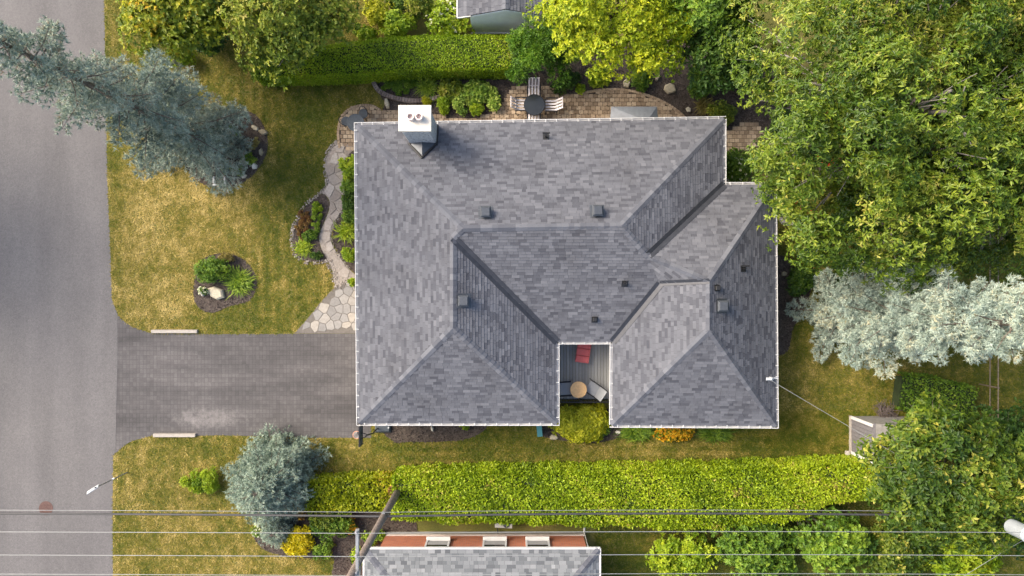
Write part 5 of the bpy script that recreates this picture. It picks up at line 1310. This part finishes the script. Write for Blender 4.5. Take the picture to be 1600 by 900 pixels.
# front and side garden plants
bush('round_shrub', 'round clipped dark green shrub in the small rock bed on the front lawn', 330, 421, 24, .85, 'leaf_mid', nl=26, per=34, nleaf=6, L=.10, Wd=.05)
tussock('daylily', 'clump of green daylily blades in the small rock bed', 372, 440, 26, .55, 'leaf_grassy', n=420, Wd=.035)
bush('tan_plant', 'dried tan flowering plant behind the round clipped shrub', 352, 404, 12, .4, 'leaf_tan', 'plant', nl=8, per=20, L=.10, Wd=.04)
bush('white_flower', 'small plant with white flowers beside the pointed slab stone', 318, 455, 8, .35, 'leaf_mid', 'flower', nl=6, per=14, L=.10, Wd=.04, flower='petal_white', nfl=22, fs=.07)
bush('lime_juniper', 'lime green spreading juniper beside the rounded spruce on the lawn', 316, 752, 33, .6, 'leaf_lime', nl=18, per=34, nleaf=6, L=.14, Wd=.04, ry=17)
bush('yellow_shrub', 'vivid yellow shrub beside the dwarf blue spruce and pole wires', 466, 846, 23, .8, 'leaf_yellow', nl=16, per=26, nleaf=7, L=.20, Wd=.07, spread=(.0, .7))
bush('mixed_shrub', 'tangle of green shrubs between yellow shrub and wooden pole', 520, 822, 40, .9, 'leaf_mid', nl=24, per=34, nleaf=6, L=.12, Wd=.06, ry=28)
bush('grey_shrub', 'loose greyish green shrub below the short golden hedge', 512, 806, 24, 1.0, 'leaf_apple', nl=16, per=30, nleaf=6, L=.11, Wd=.05)
bush('orange_flower', 'small clump of orange flowers near the pole below the short hedge', 549, 821, 12, .5, 'leaf_mid', 'flower', nl=8, per=20, L=.09, Wd=.05, flower='petal_orange', nfl=60, fs=.07)
bush('rust_flower', 'small rusty orange flowers against the rounded spruce', 471, 801, 9, .5, 'leaf_red', 'flower', nl=6, per=18, L=.09, Wd=.05, flower='petal_orange', nfl=24, fs=.06)
bush('white_flower', 'pale flower clump edging the dwarf blue spruce bed', 402, 828, 10, .4, 'leaf_hosta', 'flower', nl=8, per=16, L=.09, Wd=.05, flower='petal_white', nfl=40, fs=.06, ry=16)
bush('lime_shrub', 'lime leaved low plant beside the neighbouring brick house corner', 562, 872, 14, .5, 'leaf_lime', nl=8, per=22, nleaf=6, L=.12, Wd=.07)
bush('mixed_shrub', 'low green plants between bright yellow shrub and wooden pole foot', 505, 862, 24, .5, 'leaf_mid', nl=14, per=30, nleaf=6, L=.10, Wd=.05, ry=14)
bush('mixed_shrub', 'low green plants beside the concrete strip of the brick house', 585, 838, 22, .5, 'leaf_grassy', nl=12, per=28, nleaf=6, L=.10, Wd=.05, ry=14)
bush('cedar_sprig', 'browned reddish cedar patch where the pole pierces the hedge', 622, 762, 20, 2.1, 'leaf_red', nl=12, per=24, nleaf=6, L=.12, Wd=.04, ry=16)
bush('golden_shrub', 'large golden yellow leafy shrub filling the space below the deck railing', 909, 661, 54, .85, 'leaf_gold', nl=60, per=36, nleaf=7, L=.19, Wd=.075, ry=33, spread=(-.2, .6), droop=.35)
bush('hosta', 'small green hosta at the wing corner beside the golden shrub', 942, 670, 11, .35, 'leaf_hosta', 'plant', nl=6, per=14, nleaf=6, L=.16, Wd=.07)
tussock('ornamental_grass', 'low mound of fine green grass under the eave by the golden shrub', 996, 675, 32, .5, 'leaf_mid', n=900, Wd=.026, ry=18)
bush('black_eyed_susan', 'mass of orange yellow flowers under the eave between two grass mounds', 1057, 676, 38, .55, 'leaf_grassy', 'flower', nl=34, per=26, nleaf=4, L=.10, Wd=.05, ry=14, flower='petal_orange', nfl=380, fs=.085)
tussock('ornamental_grass', 'low mound of fine green grass beyond the orange yellow flowers', 1118, 676, 30, .5, 'leaf_mid', n=850, Wd=.026, ry=18)
bush('lime_plant', 'tiny lime plant in the mulch strip under the eave', 726, 665, 10, .3, 'leaf_lime', 'plant', nl=5, per=16, L=.09, Wd=.05, ry=6)
# bed along the front wall
bush('foundation_shrub', 'bright green shrub at the front wall where the path begins', 548, 262, 17, .8, 'leaf_lime', nl=18, per=34, nleaf=6, L=.10, Wd=.05, ry=22)
bush('foundation_shrub', 'dark bluish green shrub at the front wall beside the path', 549, 312, 15, .7, 'leaf_dark', nl=16, per=34, nleaf=6, L=.10, Wd=.05, ry=22)
tussock('daylily', 'spiky bright green daylily at the front wall by the path bend', 541, 361, 22, .6, 'leaf_lime', n=240, Wd=.04)
bush('foundation_shrub', 'small yellow green shrub near the flagstones at the front wall', 548, 398, 13, .5, 'leaf_lime', nl=12, per=24, nleaf=6, L=.10, Wd=.06, ry=14)
bush('foundation_shrub', 'mid green shrub filling the front wall bed below the bright shrub', 549, 288, 14, .7, 'leaf_mid', nl=14, per=34, nleaf=6, L=.10, Wd=.05)
bush('foundation_shrub', 'dusky leafy shrub at the front wall behind the path bend', 547, 336, 14, .6, 'leaf_mid', nl=14, per=34, nleaf=6, L=.10, Wd=.05)
bush('lime_plant', 'little lime plant at the corner of the crazy paving', 552, 441, 7, .3, 'leaf_lime', 'plant', nl=5, per=16, L=.09, Wd=.05)
# island bed
bush('stonecrop', 'rusty red low ground cover in the island bed beside the path', 476, 350, 17, .16, 'leaf_red', 'plant', nl=26, per=30, nleaf=5, L=.07, Wd=.03, ry=34)
bush('stonecrop', 'olive green low ground cover along the path side of the island bed', 494, 342, 13, .16, 'leaf_grassy', 'plant', nl=18, per=30, nleaf=5, L=.07, Wd=.03, ry=26)
bush('lime_plant', 'bright lime mound in the middle of the island bed', 494, 324, 9, .25, 'leaf_lime', 'plant', nl=7, per=24, L=.09, Wd=.05)
tussock('daylily', 'lime grassy clump at the lower end of the island bed', 473, 387, 17, .4, 'leaf_lime', n=220, Wd=.03)
bush('dark_plant', 'dark green plant at the lower end of the island bed by the path', 486, 368, 11, .3, 'leaf_mid', 'plant', nl=8, per=24, L=.09, Wd=.05); bush('dark_plant', 'dark green mat at the tip of the island bed', 496, 399, 13, .22, 'leaf_dark', 'plant', nl=8, per=24, L=.08, Wd=.04, ry=7)
# spruce bed plants
for i, (x, y, r, mt, lab) in enumerate(((365, 208, 14, 'leaf_mid', 'green ground plant beside the trunk of the tall spruce'), (388, 250, 13, 'leaf_grassy', 'green ground plant beside the white quartz stone'), (372, 268, 11, 'leaf_mid', 'green ground plant at the lower rim of the spruce bed'), (395, 225, 12, 'leaf_tan', 'dry olive ground plant near the mossy stone'), (352, 262, 15, 'leaf_apple', 'dusty ground plant above the white planter frame'))):
    bush('ground_plant', lab, x, y, r, .25, mt, 'plant', nl=9, per=22, L=.08, Wd=.04)
# north border
bush('ground_cover', 'blue green fine ground cover inside the curved stone edging', 627, 133, 36, .25, 'leaf_mid', 'plant', nl=30, per=40, nleaf=5, L=.08, Wd=.03, ry=17)
tussock('ornamental_grass', 'arching ornamental grass with tan heart beside the curved stone edging', 668, 134, 22, .7, 'leaf_grassy', n=380, Wd=.025); tussock('dry_grass', 'small upright tan grass tuft in front of the clipped hedge', 668, 119, 6, .8, 'leaf_tan', 'plant', n=120, Wd=.025)
bush('lime_shrub', 'small rounded lime shrub close beside the chimney cap', 692, 163, 13, .5, 'leaf_lime', nl=10, per=28, nleaf=6, L=.10, Wd=.05); bush('lime_shrub', 'low golden plant tucked behind the chimney cap', 664, 159, 10, .3, 'leaf_gold', nl=7, per=24, nleaf=6, L=.11, Wd=.04, ry=6)
bush('lime_shrub', 'second rounded lime shrub along the bed from the chimney', 720, 163, 14, .5, 'leaf_hosta', nl=10, per=28, nleaf=6, L=.10, Wd=.05); bush('lime_shrub', 'third rounded lime shrub along the bed from the chimney', 743, 170, 12, .45, 'leaf_lime', nl=10, per=28, nleaf=6, L=.10, Wd=.05)
bush('hosta', 'cream edged hosta drift between lime shrubs and clipped hedge', 748, 143, 32, .5, 'leaf_hosta', 'plant', nl=28, per=20, nleaf=6, L=.17, Wd=.09, ry=22); bush('hosta', 'dull green plant drift behind the second lime shrub', 705, 138, 24, .5, 'leaf_apple', 'plant', nl=20, per=24, nleaf=6, L=.13, Wd=.06, ry=20)
bush('hosta', 'lime hosta at the bed edge nearest the glass table', 772, 158, 13, .45, 'leaf_hosta', 'plant', nl=9, per=16, nleaf=6, L=.17, Wd=.08)
bush('hosta', 'spiky bright hosta rosette at the edge of the yellow tree by the tan slab', 1003, 121, 17, .4, 'leaf_mid', 'plant', nl=10, per=20, nleaf=7, L=.22, Wd=.06, spread=(.1, .7)); bush('hosta', 'spiky bright hosta rosette in mulch below the yellow tree', 936, 117, 16, .4, 'leaf_lime', 'plant', nl=10, per=20, nleaf=7, L=.22, Wd=.06, spread=(.1, .7))
bush('lime_plant', 'small lime mound at the wavy patio edge', 905, 141, 9, .3, 'leaf_lime', 'plant', nl=6, per=20, L=.09, Wd=.05)
bush('border_shrub', 'dark green low shrub against the pine by the patio edge', 885, 128, 20, .6, 'leaf_dark', nl=12, per=30, nleaf=6, L=.12, Wd=.06)
bush('border_shrub', 'glossy green shrub in shade at the end of the dark mulch', 1095, 128, 28, .8, 'leaf_mid', nl=18, per=34, nleaf=6, L=.15, Wd=.07); bush('border_shrub', 'yellowing low shrub by the roof corner and curved paving', 1128, 178, 24, .7, 'leaf_apple', nl=16, per=30, nleaf=6, L=.13, Wd=.06, ry=18); tussock('daylily', 'dry brownish daylily clump near the small pale stone', 1102, 165, 18, .5, 'leaf_tan', n=260, Wd=.03)
bush('hydrangea', 'white flowering hydrangea in the notch between the roof corner and big tree', 1152, 262, 26, 1.0, 'leaf_mid', nl=20, per=30, nleaf=6, L=.14, Wd=.08, flower='petal_white', nfl=46, fs=.08)
bush('hydrangea', 'cream flowering hydrangea spilling beside the garden shed wall', 702, 28, 34, 1.4, 'leaf_lime', nl=28, per=34, nleaf=6, L=.13, Wd=.08, flower='petal_white', nfl=70, fs=.10)
bush('border_shrub', 'broad lime leaved shrub behind the clipped hedge near the hydrangea', 622, 42, 30, 1.4, 'leaf_lime', nl=22, per=34, nleaf=6, L=.13, Wd=.07, ry=24); bush('border_shrub', 'yellow blossomed shrub behind the clipped hedge and apple tree', 590, 15, 24, 1.3, 'leaf_gold', nl=18, per=32, nleaf=6, L=.12, Wd=.06)
bush('border_shrub', 'low lime shrub between apple tree and clipped hedge', 567, 52, 18, 1.0, 'leaf_lime', nl=14, per=30, nleaf=6, L=.11, Wd=.06, ry=14); bush('border_shrub', 'dusky green shrub with tan seed heads left of the hydrangea', 655, 8, 24, 1.5, 'leaf_apple', nl=18, per=32, nleaf=6, L=.12, Wd=.06)
bush('border_shrub', 'dark leafy shrub between yellow blossom and dusky shrub', 622, 2, 18, 1.2, 'leaf_dark', nl=14, per=30, nleaf=6, L=.11, Wd=.06)
bush('lime_shrub', 'rounded yellow green shrub on the lawn under the orange-leaved tree', 281, 88, 20, .9, 'leaf_lime', nl=16, per=34, nleaf=6, L=.10, Wd=.05); bush('border_shrub', 'green undergrowth between the two trees above the tall spruce', 330, 55, 34, 1.2, 'leaf_dark', nl=22, per=32, nleaf=6, L=.14, Wd=.07)
bush('roadside_shrub', 'yellow flowering shrub at the road edge beside the orange-leaved tree', 215, 22, 34, 1.3, 'leaf_gold', nl=22, per=32, nleaf=6, L=.13, Wd=.06, ry=26)
for i, (x, y, r, lab) in enumerate(((1150, 110, 40, 'shade green shrub under the huge tree above the curved paving'), (1230, 200, 30, 'shade green shrub by the curved paving under the huge tree'), (1250, 440, 24, 'dull low shrub in the soil bed along the house wall'))):
    bush('shade_shrub', lab, x, y, r, .7, 'leaf_dark', nl=16, per=30, nleaf=6, L=.14, Wd=.07)
for (x, y, w, h_, lab) in ((1226, 428, 10, 8, 'flat brown stone in the soil bed by the house wall'), (1240, 440, 9, 7, 'small flat stone deeper in the soil bed by the house wall')): rock(lab, x, y, w, h_, .2, .1, .1)
